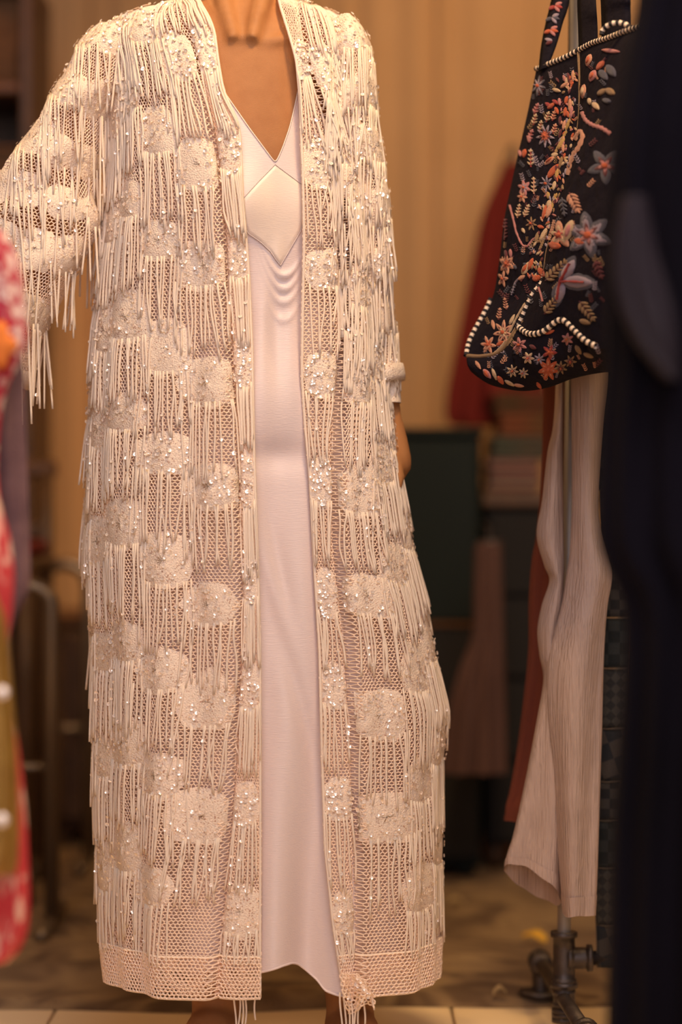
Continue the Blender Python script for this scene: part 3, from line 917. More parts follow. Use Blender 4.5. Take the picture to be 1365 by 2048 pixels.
# loose strands below the hem
ln = []
for px, py0, py1, y in [(470, 1985, 2058, -0.13), (478, 1985, 2052, -0.13), (484, 1990, 2056, -0.132), (490, 1988, 2050, -0.13), (512, 1985, 2040, -0.128), (683, 1985, 2060, -0.15), (690, 1985, 2066, -0.152), (697, 1988, 2066, -0.152),
                        (703, 1985, 2060, -0.15), (712, 1990, 2064, -0.15), (719, 1990, 2064, -0.15), (728, 1990, 2050, -0.15), (746, 1985, 2020, -0.15)]:
    s_ = np.linspace(0, 1, 9)
    ln.append(np.array([W(px + 3 * math.sin(3 * q + px), py0 + (py1 - py0) * q, y) for q in s_]))
o = mk('tassel', *tubes(np.array(ln), 0.0014, 5), M['fringe'], robe); o['kind'] = 'stuff'
# crumpled tip of the front facing below the hem
nu_, nv_ = 22, 26
tip = np.zeros((nv_, nu_, 3))
for j in range(nv_):
    q = j / (nv_ - 1)
    xl = np.interp(q, [0, 0.4, 0.8, 1], [680, 684, 690, 696]); xr = np.interp(q, [0, 0.35, 0.7, 1], [716, 736, 752, 748]); py = 1948 + 70 * q
    for i in range(nu_):
        s_ = i / (nu_ - 1)
        tip[j, i] = W(xl + (xr - xl) * s_, py + 10 * math.sin(s_ * 5 + 1) * q, -0.160 - 0.010 * math.sin(s_ * 9 + q * 3) * (0.4 + q))
class Flat:
    def __init__(self, G): self.G = G; self.width = 0.04; self.len = 0.05
    def point(self, u, v):
        r, c = self.G.shape[:2]
        U = np.clip(u, 0, 1) * (c - 1); V = np.clip(v, 0, 1) * (r - 1)
        i = np.minimum(U.astype(int), c - 2); j = np.minimum(V.astype(int), r - 2); a = (U - i)[..., None]; b = (V - j)[..., None]
        g = self.G
        return (g[j, i] * (1 - a) + g[j, i + 1] * a) * (1 - b) + (g[j + 1, i] * (1 - a) + g[j + 1, i + 1] * a) * b
    def frame(self, u, v):
        P = self.point(np.asarray(u, float), np.asarray(v, float)); N = np.zeros_like(P); N[..., 1] = -1
        return P, N
FT = Flat(tip)
mk('front_facing', *hexnet(FT, 0.0011, 0.0056), M['net'], robe, False)
for k in range(12):
    P, N = FT.frame(np.array([rng.uniform(0.1, 0.9)]), np.array([rng.uniform(0.1, 0.95)])); seq_pos.append(P + N * 0.003); seq_nrm.append(N)

# sequins: thousands of small cupped discs
SP = np.concatenate(seq_pos); SN = np.concatenate(seq_nrm)
SN = SN + rng.normal(0, 0.22, SN.shape); SN /= np.linalg.norm(SN, axis=1, keepdims=True)
A = np.cross(SN, [0, 0, 1.0]); A /= np.linalg.norm(A, axis=1, keepdims=True) + 1e-9
Bv = np.cross(SN, A)
q = np.linspace(0, 2 * np.pi, 8, endpoint=False)
R_ = rng.uniform(0.0021, 0.0030, len(SP))[:, None, None]
ring = SP[:, None] + R_ * (A[:, None] * np.cos(q)[None, :, None] + Bv[:, None] * np.sin(q)[None, :, None])
inner = SP[:, None] + R_ * 0.22 * (A[:, None] * np.cos(q)[None, :, None] + Bv[:, None] * np.sin(q)[None, :, None]) - SN[:, None] * 0.0004
V = np.concatenate([ring, inner], 1).reshape(-1, 3)
k = np.arange(len(SP))[:, None, None] * 16; i8 = np.arange(8)
F = (k + np.stack([i8, (i8 + 1) % 8, (i8 + 1) % 8 + 8, i8 + 8], -1)[None]).reshape(-1, 4)
o = mk('sequins', V, F, M['sequin'], robe, False); o['kind'] = 'stuff'


# ------------------------------------------------------------------ hanging clothes
def cloth_tube(rows, y0, depth, seg=72, nrow=120, wr=(0.004, 11, 0.002, 27), seed=0, hem=None, lean=0.0, flat=2.0):
    """Closed hanging cloth: rows (photo row, left px, right px) at depth y0; hem(theta) shifts the lower edge by pixels."""
    r_ = np.array(rows, float)
    A = spline(r_, nrow)
    th = np.linspace(0, 2 * np.pi, seg, endpoint=False)
    v_ = np.linspace(0, 1, nrow)[:, None]
    k = S * (D + y0) / D
    py = A[:, 0:1] + 0 * th
    if hem is not None:
        py = py + np.clip((v_ - 0.75) / 0.25, 0, 1) ** 2 * hem(th)[None]
    c = (A[:, 1:2] + A[:, 2:3]) / 2; w = (A[:, 2:3] - A[:, 1:2]) / 2
    ripple = wr[0] * np.sin(wr[1] * th + seed + 1.5 * np.sin(v_ * 4 + seed)) * (0.4 + v_) + wr[2] * np.sin(wr[3] * th + 2 * seed + v_ * 5)
    ripple = ripple * np.clip(w * k / 0.034, 0.12, 1)
    s_, co = np.sin(th), np.cos(th)
    X = (c - 682.5) * k + (w * k + ripple * np.abs(co) * 0.3) * s_
    Y = y0 - (depth + ripple) * np.sign(co) * np.abs(co) ** (2 / flat) + lean * v_
    Z = HC + (HOR - py) * k + 0 * X
    return np.stack([X, Y, Z], -1)


def hanger(parent, x, y, z_top, half, m, drop=0.10, ang=0.0):
    """Wire hanger hooked over a rail whose top is at z_top."""
    b = MB()
    zt = z_top
    dx = np.array([math.cos(ang), math.sin(ang), 0])
    c = np.array([x, y, zt])
    hook = [c + dx * (-0.020) + [0, 0, -0.012], c + dx * (-0.016) + [0, 0, 0.010], c + [0, 0, 0.020], c + dx * 0.016 + [0, 0, 0.008], c + dx * 0.010 + [0, 0, -0.020], c + [0, 0, -0.045]]
    b.tube(spline(hook, 24), 0.002, 6)
    sh = c + [0, 0, -0.045]
    b.tube(spline([sh - dx * half + [0, 0, -drop], sh - dx * half * 0.5 + [0, 0, -drop * 0.45], sh, sh + dx * half * 0.5 + [0, 0, -drop * 0.45], sh + dx * half + [0, 0, -drop]], 24), 0.004, 6)
    return b.build('hanger', m, parent, True)


# pipe rack on the right: uprights, top rail, lower rail, feet
RY = 0.09
bx_ = W(1129, 1900, RY)[0]
rack = empty('pipe_clothes_rack', (bx_, RY, 0), 'black iron pipe clothes rack with threaded fittings beside the woman', 'clothes rack')
RTOP = 1.78
x2 = bx_ + 0.95
xt = W(1160, -436, RY)[0]
for xx, xe in ((bx_, xt), (x2, x2)):
    MB().tube([(xx, RY, 0.05), (xx, RY, 0.16), (xe, RY, RTOP)], 0.0098, 16).build('upright', M['zinc'], rack, True)
MB().tube([(xt, RY, RTOP), (x2, RY, RTOP)], 0.0100, 16).build('top_rail', M['iron'], rack, True)
zl = W(0, 1916, RY)[2]
MB().tube([(bx_, RY, zl), (x2, RY, zl)], 0.0105, 16).build('lower_rail', M['iron'], rack, True)
def fitting(name, p, axis, L, r=0.0155, lip=0.0195):
    p = np.array(p, float); a = np.array(axis, float)
    t = np.array([-L, -L, -L + 0.007, -L + 0.008, -L * 0.4, L * 0.4, L - 0.008, L - 0.007, L, L])
    rr = np.array([0.004, lip, lip, r, r * 1.02, r * 1.02, r, lip, lip, 0.004])
    v, f = tubes((p + t[:, None] * a)[None], rr[None], 20)
    return mk(name, v, f, M['iron'], rack)
for xx, sg in ((bx_, 1), (x2, -1)):
    fitting('tee_fitting', (xx, RY, zl - 0.002), (0, 0, 1), 0.040)
    fitting('tee_outlet', (xx + sg * 0.022, RY, zl), (1, 0, 0), 0.018)
    fitting('union_nut', (xx, RY, zl - 0.058), (0, 0, 1), 0.013, 0.0150, 0.0165)
    fitting('union_nut', (xx, RY, zl - 0.082), (0, 0, 1), 0.010, 0.0135, 0.0180)
    fitting('elbow', (xt if sg > 0 else xx, RY, RTOP), (0, 0, 1), 0.026)
    # foot: pipe along the depth of the rack with a short leg at each end
    zf = 0.062
    fitting('foot_tee', (xx, RY, zf), (0, 0, 1), 0.028, 0.0155, 0.018)
    yb, yf = RY + 0.26, RY - 0.24
    xb = xx - 0.0 
    MB().tube([(xx - 0.012 * sg, yb, zf), (xx + 0.008 * sg, yf, zf)], 0.0105, 16).build('foot_pipe', M['iron'], rack, True)
    for yy, dx in ((yb, -0.012 * sg), (yf, 0.008 * sg)):
        zo = 0.013 if yy > 0.3 else 0.0
        fitting('foot_elbow', (xx + dx, yy, zf), (0, 1, 0), 0.020, 0.0155, 0.0185)
        fitting('foot_leg', (xx + dx, yy, zf - 0.028), (0, 0, 1), 0.030, 0.0125, 0.018)
        v, f = tubes(np.array([[(xx + dx, yy, 0.0005 + zo), (xx + dx, yy, 0.001 + zo), (xx + dx, yy, 0.006 + zo), (xx + dx, yy, 0.0065 + zo)]]), np.array([[0.004, 0.034, 0.034, 0.012]]), 20)
        mk('floor_flange', v, f, M['iron'], rack)

# beige crinkled gauze trousers
tr = empty('gauze_trousers', W(1140, 1830, 0.06), 'beige crinkled cotton gauze trousers hanging below the floral tote', 'trousers')
hem_l = lambda th: np.where(np.cos(th) > 0, -34 * np.cos(th), -22 * np.cos(th)) + 34 * np.sin(th) + 1.5 * np.sin(7 * th)
P = cloth_tube([(560, 1118, 1128), (745, 1114, 1127), (850, 1108, 1126), (905, 1096, 1126), (1000, 1085, 1127), (1070, 1074, 1128), (1130, 1089, 1129), (1162, 1100, 1128), (1210, 1085, 1127), (1260, 1076, 1116), (1310, 1080, 1112),
                (1360, 1088, 1118), (1440, 1075, 1125), (1520, 1060, 1128), (1600, 1044, 1128), (1680, 1027, 1126), (1730, 1014, 1124), (1772, 1010, 1122)], 0.045, 0.030, wr=(0.007, 3, 0.0006, 31), seed=1.0, hem=hem_l)
leg1 = mk('trouser_leg', *gridmesh(P, True), M['gauze'], tr)
hb_ = P[-6:]
ctrb = hb_.mean(1, keepdims=True)
mk('hem_fold', *gridmesh(ctrb + (hb_ - ctrb) * [1.03, 1.06, 1.0], True), M['gauze'], leg1)
hem_r = lambda th: 6 * np.cos(th) - 8 * np.cos(2 * th) * 0.5 + 1.2 * np.sin(5 * th)
P = cloth_tube([(560, 1150, 1215), (745, 1143, 1218), (850, 1144, 1208), (1000, 1145, 1198), (1060, 1143, 1204), (1110, 1140, 1218), (1150, 1134, 1226), (1210, 1124, 1216), (1270, 1108, 1211), (1330, 1096, 1208), (1400, 1095, 1206), (1480, 1101, 1204), (1560, 1108, 1201),
                (1680, 1115, 1197), (1760, 1121, 1194), (1822, 1126, 1190)], 0.016, 0.036, wr=(0.009, 3, 0.0006, 33), seed=2.9, hem=hem_r)
leg2 = mk('trouser_leg', *gridmesh(P, True), M['gauze'], tr)
hb_ = P[-6:]; ctrb = hb_.mean(1, keepdims=True)
mk('hem_fold', *gridmesh(ctrb + (hb_ - ctrb) * [1.03, 1.06, 1.0], True), M['gauze'], leg2)
P = cloth_tube([(300, 1110, 1230), (420, 1108, 1228), (560, 1112, 1222), (640, 1114, 1220)], 0.055, 0.034, seed=0.4, nrow=40)
mk('waist', *gridmesh(P, True), M['gauze'], tr)
MB().tube(spline([W(1110, 300, 0.055), W(1170, 250, 0.06), W(1230, 300, 0.055)], 12), 0.004, 6).tube([W(1170, 252, 0.06), (W(1170, 252, 0.06)[0], RY, RTOP - 0.004)], 0.002, 6).build('hanger', M['iron'], tr, True)

# rust gauze garment behind the trousers
ru = empty('rust_garment', W(1080, 1640, 0.17), 'rust red gauze garment hanging just behind the beige trousers', 'garment')
P = cloth_tube([(500, 1090, 1180), (900, 1085, 1175), (1060, 1074, 1160), (1120, 1064, 1150), (1200, 1058, 1140), (1300, 1057, 1135), (1400, 1047, 1130), (1500, 1034, 1125), (1580, 1020, 1120), (1612, 1012, 1116), (1640, 1010, 1112)], 0.17, 0.030, wr=(0.005, 6, 0.001, 29), seed=3)
mk('cloth', *gridmesh(P, True), M['rust'], ru)
hb_ = P[-5:]; ctrb = hb_.mean(1, keepdims=True)
mk('hem_fold', *gridmesh(ctrb + (hb_ - ctrb) * [1.03, 1.05, 1.0], True), M['rust'], ru)
MB().tube(spline([W(1090, 505, 0.17), W(1135, 440, 0.17), W(1180, 505, 0.17)], 12), 0.004, 6).tube([W(1135, 442, 0.17), (W(1135, 442, 0.17)[0], RY, RTOP - 0.004)], 0.002, 6).build('hanger', M['iron'], ru, True)

# grey patchwork tweed: every square is a piece with its own weave
M['tweed_seam'] = mat('tweed_seam', (0.10, 0.075, 0.055), 0.9)
tw_ = empty('patchwork_tweed', W(1240, 1935, 0.085), 'grey green patchwork tweed garment between the beige trousers and navy coat', 'garment')
def tweed(a, b, sc, rot):
    def f(nt, tc, src):
        mp = nt.nodes.new('ShaderNodeMapping'); mp.inputs['Rotation'].default_value = (0, rot, 0)
        nt.links.new(tc.outputs['Object'], mp.inputs['Vector'])
        ck = nt.nodes.new('ShaderNodeTexChecker'); ck.inputs['Scale'].default_value = sc
        ck.inputs['Color1'].default_value = (*a, 1); ck.inputs['Color2'].default_value = (*b, 1)
        nt.links.new(mp.outputs['Vector'], ck.inputs['Vector'])
        return ck.outputs['Color']
    return f
tms = [mat('tweed_check', (0.1, 0.1, 0.1), 0.95, build=tweed((0.045, 0.040, 0.036), (0.014, 0.014, 0.016), 70, 0.0), bump=(600, 0.002)),
       mat('tweed_bold_check', (0.1, 0.1, 0.1), 0.95, build=tweed((0.055, 0.046, 0.040), (0.016, 0.018, 0.022), 42, 0.35), bump=(600, 0.002)),
       mat('tweed_twill', (0.1, 0.1, 0.1), 0.95, build=tweed((0.050, 0.046, 0.040), (0.022, 0.022, 0.022), 90, 0.8), bump=(600, 0.002)),
       mat('tweed_dark', (0.1, 0.1, 0.1), 0.95, build=tweed((0.024, 0.028, 0.028), (0.010, 0.013, 0.014), 60, 0.0), bump=(600, 0.002))]
cuts = [980, 1110, 1235, 1336, 1456, 1562, 1640, 1735, 1850, 1935]
le = tab([(900, 1200), (1100, 1208), (1180, 1206), (1235, 1202), (1336, 1198), (1456, 1195), (1562, 1192), (1640, 1190), (1735, 1190), (1850, 1194), (1935, 1197)], 10)
for i in range(len(cuts) - 1):
    for j, (xa, xb) in enumerate(((0, 62), (62, 124))):
        rows_ = [(p, le(p) + xa + 1.0 * (j > 0), le(p) + xb) for p in np.linspace(cuts[i] + 0.8, cuts[i + 1] - 0.8, 5)]
        P = cloth_tube(rows_, 0.085, 0.006, seg=24, nrow=10, wr=(0.0006, 3, 0.0003, 9), seed=i, flat=4)
        v, f = gridmesh(P, True); f = f.tolist(); k = len(v)
        f.append(list(range(24))[::-1]); f.append(list(range(k - 24, k)))
        mk('tweed_patch', v, f, tms[(i * 3 + j * 2 + 1) % 4], tw_)
    MB().tube(spline([W(le(cuts[i]) - 1, cuts[i], 0.084), W(le(cuts[i]) + 22, cuts[i] + 2, 0.077), W(le(cuts[i]) + 62, cuts[i], 0.076), W(le(cuts[i]) + 124, cuts[i], 0.077)], 16), 0.0009, 5).build('seam', M['tweed_seam'], tw_, True)
MB().tube(spline([W(le(p) - 1, p, 0.084) for p in cuts], 30), 0.0009, 5).build('seam', M['tweed_seam'], tw_, True)
P = cloth_tube([(330, 1230, 1330), (600, 1190, 1360), (980, 1190, 1362)], 0.092, 0.008, seg=32, nrow=30, wr=(0.0006, 3, 0.0003, 9), seed=2)
mk('upper_cloth', *gridmesh(P, True), tms[3], tw_)
MB().tube([W(1290, 332, 0.092), (W(1290, 332, 0.092)[0], RY, RTOP - 0.004)], 0.002, 6).build('hanger', M['iron'], tw_, True)

# navy coat in front, nearest to the camera on the right, on its own rail
FY = -0.95
nv = empty('navy_coat', (W(1330, 2100, FY)[0], FY, 0.02), 'long dark navy coat hanging close to the camera on the right', 'coat')
P = cloth_tube([(-160, 1300, 1560), (0, 1275, 1640), (150, 1245, 1660), (350, 1218, 1670), (700, 1214, 1680), (850, 1202, 1680), (1050, 1196, 1690), (1120, 1208, 1690), (1200, 1242, 1690), (1300, 1247, 1690), (1500, 1236, 1690), (1700, 1222, 1690), (2048, 1214, 1700), (2210, 1210, 1700)],
               FY, 0.07, seg=140, wr=(0.012, 13, 0.004, 29), seed=1.2)
mk('coat_body', *gridmesh(P, True), M['navy'], nv)
P = cloth_tube([(395, 1246, 1296), (440, 1236, 1304), (500, 1229, 1316), (560, 1230, 1334), (620, 1242, 1350), (680, 1268, 1360), (725, 1300, 1362), (760, 1330, 1360)], FY - 0.088, 0.016, seg=60, nrow=70, wr=(0.003, 5, 0.001, 11), seed=0.3)
v, f = gridmesh(P, True); f = f.tolist(); k = len(v); f.append(list(range(60))[::-1]); f.append(list(range(k - 60, k)))
mk('satin_lapel', v, f, M['plum'], nv)
fx = W(1470, -170, FY)[0]
zr = 1.66
hanger(nv, fx, FY, zr, 0.17, M['darkwood'], 0.09)
frk = empty('steel_clothes_rail', (fx, FY, 0), 'steel clothes rail carrying the navy coat', 'clothes rack')
MB().tube([(fx, -1.30, zr - 0.004), (fx, -0.60, zr - 0.004)], 0.012, 12).build('rail', M['steel'], frk, True)
for yy in (-1.30, -0.60):
    MB().tube([(fx, yy, 0.0), (fx, yy, zr)], 0.012, 12).tube([(fx - 0.04, yy, 0.012), (fx + 0.22, yy, 0.012)], 0.011, 12).build('leg', M['steel'], frk, True)

# ------------------------------------------------------------------ floral quilted tote
bag = empty('floral_tote', W(1080, 780, -0.06), 'black quilted tote embroidered with coral and cream flowers, striped piping', 'bag')
def edge3(pts, n): return spline(np.array([W(*p) for p in pts]), n)
def coons(top, bot, left, right, bulge=0.0):
    n, m = len(top), len(left)
    u = np.linspace(0, 1, n)[None, :, None]; v = np.linspace(0, 1, m)[:, None, None]
    P = (1 - v) * top[None] + v * bot[None] + (1 - u) * left[:, None] + u * right[:, None] \
        - ((1 - u) * (1 - v) * top[0] + u * (1 - v) * top[-1] + (1 - u) * v * bot[0] + u * v * bot[-1])
    du = np.gradient(P, axis=1); dv_ = np.gradient(P, axis=0)
    N = np.cross(du, dv_); N /= np.linalg.norm(N, axis=2, keepdims=True) + 1e-9
    N *= np.where(N[..., 1:2] > 0, -1, 1)
    s = (np.sin(np.pi * u) * np.sin(np.pi * v)) ** 0.7
    q = 0.0018 * np.sin(u * 38 + v * 30) * np.sin(v * 42 - u * 22) * s
    return P + N * (bulge * s + q)
n1, n2 = 40, 60
ridge = edge3([(1158, 104, -0.075), (1161, 180, -0.085), (1157, 260, -0.092), (1137, 360, -0.10), (1113, 440, -0.105), (1096, 500, -0.11), (1086, 560, -0.11), (1064, 592, -0.105), (1036, 654, -0.09)], n2)
leftc = edge3([(1073, 141, 0.04), (1058, 215, 0.042), (1041, 290, 0.045), (1024, 365, 0.045), (1009, 440, 0.04), (998, 530, 0.035), (984, 600, 0.03), (945, 675, 0.01), (935, 712, -0.005)], n2)
topl = edge3([(1073, 141, 0.04), (1098, 131, 0.0), (1128, 119, -0.04), (1158, 104, -0.075)], n1)
botl = edge3([(935, 712, -0.005), (965, 713, -0.035), (1002, 702, -0.07), (1036, 654, -0.09)], n1)
topr = edge3([(1158, 104, -0.075), (1184, 90, -0.12), (1215, 80, -0.17), (1262, 62, -0.24), (1300, 52, -0.29)], n1)
rightc = edge3([(1300, 52, -0.29), (1310, 250, -0.32), (1305, 500, -0.33), (1290, 720, -0.29)], n2)
botr = edge3([(1036, 654, -0.09), (1058, 668, -0.125), (1086, 664, -0.155), (1122, 640, -0.18), (1152, 664, -0.205), (1186, 690, -0.235), (1290, 720, -0.29)], n1)
low = edge3([(935, 712, -0.005), (948, 742, -0.01), (985, 768, -0.03), (1040, 781, -0.06), (1095, 775, -0.09), (1150, 756, -0.12), (1215, 744, -0.15), (1290, 745, -0.19)], 2 * n1 - 1)
side = mk('side_panel', *gridmesh(coons(topl, botl, leftc, ridge, 0.008)), M['bag'], bag)
front = mk('front_panel', *gridmesh(coons(topr, botr, ridge, rightc, 0.020)), M['bag'], bag)
topb = np.concatenate([botl, botr[1:]])
lb = np.linspace(topb[0], low[0] + [0, 0, -0.001], 20); rb = np.linspace(topb[-1], low[-1], 20)
under = mk('base_panel', *gridmesh(coons(topb, low, lb, rb, 0.022)), M['bag'], bag)
# back panels close the body of the bag
tb = edge3([(1073, 141, 0.04), (1150, 118, 0.02), (1300, 80, -0.06)], n1)
bb = edge3([(935, 712, -0.005), (1050, 740, 0.02), (1290, 745, -0.10)], n1)
rbk = edge3([(1300, 80, -0.06), (1310, 400, -0.07), (1290, 745, -0.10)], n2)
mk('back_panel', *gridmesh(coons(tb, bb, leftc, rbk, -0.01)), M['bag'], bag)
mk('base_back', *gridmesh(coons(low[::2], bb, np.linspace(low[0], bb[0] + [0, 0.001, 0], 12), np.linspace(low[-1], bb[-1], 12), 0.0)), M['bag'], bag)
def all_polys():
    vs, fs, n_ = [], [], 0
    org = origin_of(bag)
    for ob in (side, front, under):
        vs += [Vector(np.array(v.co) + org) for v in ob.data.vertices]
        fs += [[i + n_ for i in p.vertices] for p in ob.data.polygons]
        n_ += len(ob.data.vertices)
    return BVHTree.FromPolygons(vs, fs)
bag_bvh = all_polys()

def piping(pts3, r=0.0034, step=0.0046, parent=None):
    p = np.asarray(pts3); ln_ = np.concatenate([[0], np.cumsum(np.linalg.norm(np.diff(p, axis=0), axis=1))])
    n_ = max(4, int(ln_[-1] / step)); t = np.linspace(0, ln_[-1], n_ * 3 + 1)
    q = np.stack([np.interp(t, ln_, p[:, i]) for i in range(3)], -1)
    rr = r * (1 + 0.14 * np.cos(np.arange(len(t)) * 2 * np.pi / 3))
    v, f = tubes(q[None], rr[None], 8, False)
    md = (np.arange(len(f)) // 8 // 3) % 2
    return mk('piping', v, f, [M['pipe_dark'], M['pipe_light']], parent or bag, True, midx=md)
piping(topl + [0, -0.002, 0.002], parent=side); piping(topr + [0, -0.003, 0.002], parent=front)
piping(leftc[int(n2 * 0.74):] + [-0.002, -0.003, 0], parent=side)
piping(ridge[int(n2 * 0.70):] + [0.0, -0.005, 0], parent=front)
piping(botr[: int(n1 * 0.86)] + [0, -0.005, 0], 0.0038, 0.005, parent=under)
MB().tube(botl + [0, -0.003, 0.0], 0.003, 8).build('piping', M['e_tan'], side, True)
MB().tube(ridge[: int(n2 * 0.72)] + [0, -0.003, 0.0], 0.0026, 8).build('piping', M['e_tan'], side, True)

def strap(left, right, m=M['bag'], th_=0.006, parent=bag, name='strap'):
    a = edge3(left, 30); b = edge3(right, 30)
    P = np.stack([a, (a * 0.75 + b * 0.25) + [0, -th_, 0], (a * 0.25 + b * 0.75) + [0, -th_, 0], b, (a * 0.25 + b * 0.75) + [0, th_ * 0.3, 0], (a * 0.75 + b * 0.25) + [0, th_ * 0.3, 0]], 1)
    return mk(name, *gridmesh(P, True), m, parent)
s1 = strap([(1077, 142, 0.02), (1083, 90, 0.02), (1092, 45, 0.02), (1103, 0, 0.02), (1135, -140, 0.03), (1150, -420, 0.07)], [(1097, 134, 0.0), (1114, 90, 0.0), (1127, 45, 0.0), (1140, 0, 0.0), (1160, -140, 0.01), (1172, -420, 0.07)])
s2 = strap([(1158, 112, -0.06), (1157, 60, -0.05), (1155, 0, -0.05), (1156, -140, -0.02), (1152, -420, 0.07)], [(1197, 96, -0.09), (1196, 50, -0.09), (1193, 0, -0.09), (1186, -140, -0.03), (1174, -420, 0.07)])
s3 = strap([(1204, 78, -0.16), (1203, 30, -0.16), (1200, -20, -0.16), (1186, -140, -0.10), (1156, -420, 0.05)], [(1262, 66, -0.21), (1262, 20, -0.21), (1258, -20, -0.21), (1222, -140, -0.12), (1180, -420, 0.05)])
MB().tube(spline([W(1162, -428, 0.075), W(1163, -418, 0.05), W(1163, -410, 0.07), W(1163, -440, RY)], 12), 0.004, 8).tube([W(1163, -440, RY), (W(1163, -440, RY)[0], RY, RTOP)], 0.003, 6).build('hook', M['iron'], bag, True)
pk = edge3([(1203, 72, -0.20), (1206, 62, -0.20), (1222, 50, -0.21), (1245, 49, -0.22), (1260, 58, -0.23)], 20); piping(pk + [0, -0.008, 0], parent=front)

# embroidery stitched onto the panels
class Stitch:
    def __init__(self): self.b = MB(); self.mats = []
    def mi(self, c):
        if c not in self.mats: self.mats.append(c)
        return self.mats.index(c)
    def blob(self, pts, c, h=0.0016):
        """filled outline (photo pixels), domed"""
        pts = np.array(pts, float); cen = pts.mean(0); rows_ = []
        for k, hh in ((1.0, 0.0004), (0.9, h), (0.45, h * 1.25), (0.04, h * 1.25)):
            r_ = []
            for p in cen + (pts - cen) * k:
                q = shoot(bag_bvh, p[0], p[1], hh)
                if q is None: return
                r_.append(q)
            rows_.append(r_)
        R3 = np.array(rows_)
        if np.ptp(R3[..., 1]) > 0.09: return
        v, f = gridmesh(R3, True); f = f.tolist(); n_ = len(pts); f.append(list(range(len(v) - n_, len(v))))
        self.b.add(v, f, self.mi(c))
    def line(self, pts, w, c, n=14, h=0.0012):
        """a raised band of stitches along pts, w pixels wide"""
        p = spline(np.array(pts, float), n)
        t = np.gradient(p, axis=0); t /= np.linalg.norm(t, axis=1, keepdims=True) + 1e-9
        sd = np.stack([-t[:, 1], t[:, 0]], -1) * w / 2
        wig = 1 + 0.25 * np.sin(np.arange(n) * 2.1)[:, None]
        rows_ = []
        for k, hh in ((-1, 0.0002), (-0.6, h), (0, h * 1.3), (0.6, h), (1, 0.0002)):
            r_ = [shoot(bag_bvh, a[0], a[1], hh) for a in p + sd * k * wig]
            if any(a is None for a in r_): return
            rows_.append(r_)
        v, f = gridmesh(np.array(rows_)); self.b.add(v, f, self.mi(c))
    def done(self, parent, name):
        if self.b.n == 0: return
        o = mk(name, np.concatenate(self.b.v), self.b.f, [M['e_' + c] for c in self.mats], parent, True, midx=self.b.m)
        return o
def petal(cx, cy, ang, L, w, tip=0.25, n=12):
    t = np.linspace(0, 2 * np.pi, n, endpoint=False)
    x = (1 - np.cos(t)) / 2 * L; y = np.sin(t) * w / 2 * (1 - tip * x / L) * np.sin(np.clip((1 - np.cos(t)) / 2, 0, 1) * np.pi) ** 0.15
    ca, sa = math.cos(ang), math.sin(ang)
    return np.stack([cx + x * ca - y * sa, cy + x * sa + y * ca], -1)
def pside(px, py):
    if py > np.interp(px, [935, 1000, 1036, 1086, 1122, 1186, 1290], [714, 702, 656, 666, 642, 692, 722]): return under
    return side if px < np.interp(py, [104, 260, 360, 440, 500, 560, 655], [1158, 1157, 1137, 1113, 1096, 1086, 1036]) else front
def flower(cx, cy, R, n, cols, rot=0.0, sq=1.0, name='flower'):
    st = Stitch()
    for c, k, wd in cols:
        for i in range(n):
            a = rot + 2 * math.pi * i / n
            p = petal(0, 0, a, R * k, R * k * wd); p[:, 0] *= sq
            st.blob(p + [cx, cy], c, 0.0010 + 0.0008 * (1.2 - k))
    t = np.linspace(0, 2 * np.pi, 10, endpoint=False)
    st.blob(np.stack([cx + R * 0.16 * sq * np.cos(t), cy + R * 0.16 * np.sin(t)], -1), 'coral', 0.0034)
    st.done(pside(cx, cy), name)
def leafm(cx, cy, ang, L, w, c1, c2, n=4, name='leaf'):
    """a spray: stem with paired stitched leaflets"""
    st = Stitch(); ca, sa = math.cos(ang), math.sin(ang)
    st.line([(cx, cy), (cx + L * 0.5 * ca, cy + L * 0.5 * sa), (cx + L * ca, cy + L * sa)], 2.2, c2, 6)
    for i in range(n):
        t = (i + 0.4) / n; bx0, by0 = cx + ca * L * t, cy + sa * L * t; l2 = w * (1.15 - 0.55 * t)
        for s in (-1, 1):
            st.blob(petal(bx0, by0, ang + s * 0.75, l2, l2 * 0.42, n=8), c1)
    st.blob(petal(cx + ca * L * 0.86, cy + sa * L * 0.86, ang, w * 0.8, w * 0.4, n=8), c1)
    st.done(pside(cx, cy), name)
def drop(cx, cy, ang, L, w, c, c2=None):
    st = Stitch(); st.blob(petal(cx, cy, ang, L, w), c)
    if c2: st.blob(petal(cx + L * 0.2 * math.cos(ang), cy + L * 0.2 * math.sin(ang), ang, L * 0.6, w * 0.5), c2, 0.003)
    st.done(pside(cx, cy), 'petal')
def vine(pts, w, c):
    st = Stitch(); st.line(pts, w, c, 30); o = st.done(pside(*pts[len(pts) // 2]), 'vine')
R90 = math.pi / 2
# front panel
flower(1212, 332, 38, 5, [('slate', 1.0, 0.62), ('bag' if False else 'maroon', 0.62, 0.5), ('rose', 0.42, 0.6)], 0.3)
flower(1178, 470, 48, 6, [('slate', 1.0, 0.62), ('lilac', 0.86, 0.56), ('maroon', 0.55, 0.45), ('rose', 0.45, 0.5)], 0.35)
st = Stitch()
for a, L in ((-1.05, 50), (0.05, 62), (1.75, 46)):
    st.blob(petal(1122, 562, a, L * 1.18, L * 0.66), 'slate', 0.0010)
for a, L in ((-1.05, 50), (0.05, 62), (1.75, 46)):
    st.blob(petal(1126, 562, a, L, L * 0.48), 'lilac', 0.0022)
    st.line([(1124, 562), (1124 + L * 0.45 * math.cos(a), 562 + L * 0.45 * math.sin(a)), (1124 + L * 0.8 * math.cos(a), 562 + L * 0.8 * math.sin(a))], 6, 'red', 8, 0.0042)
st.done(front, 'flower')
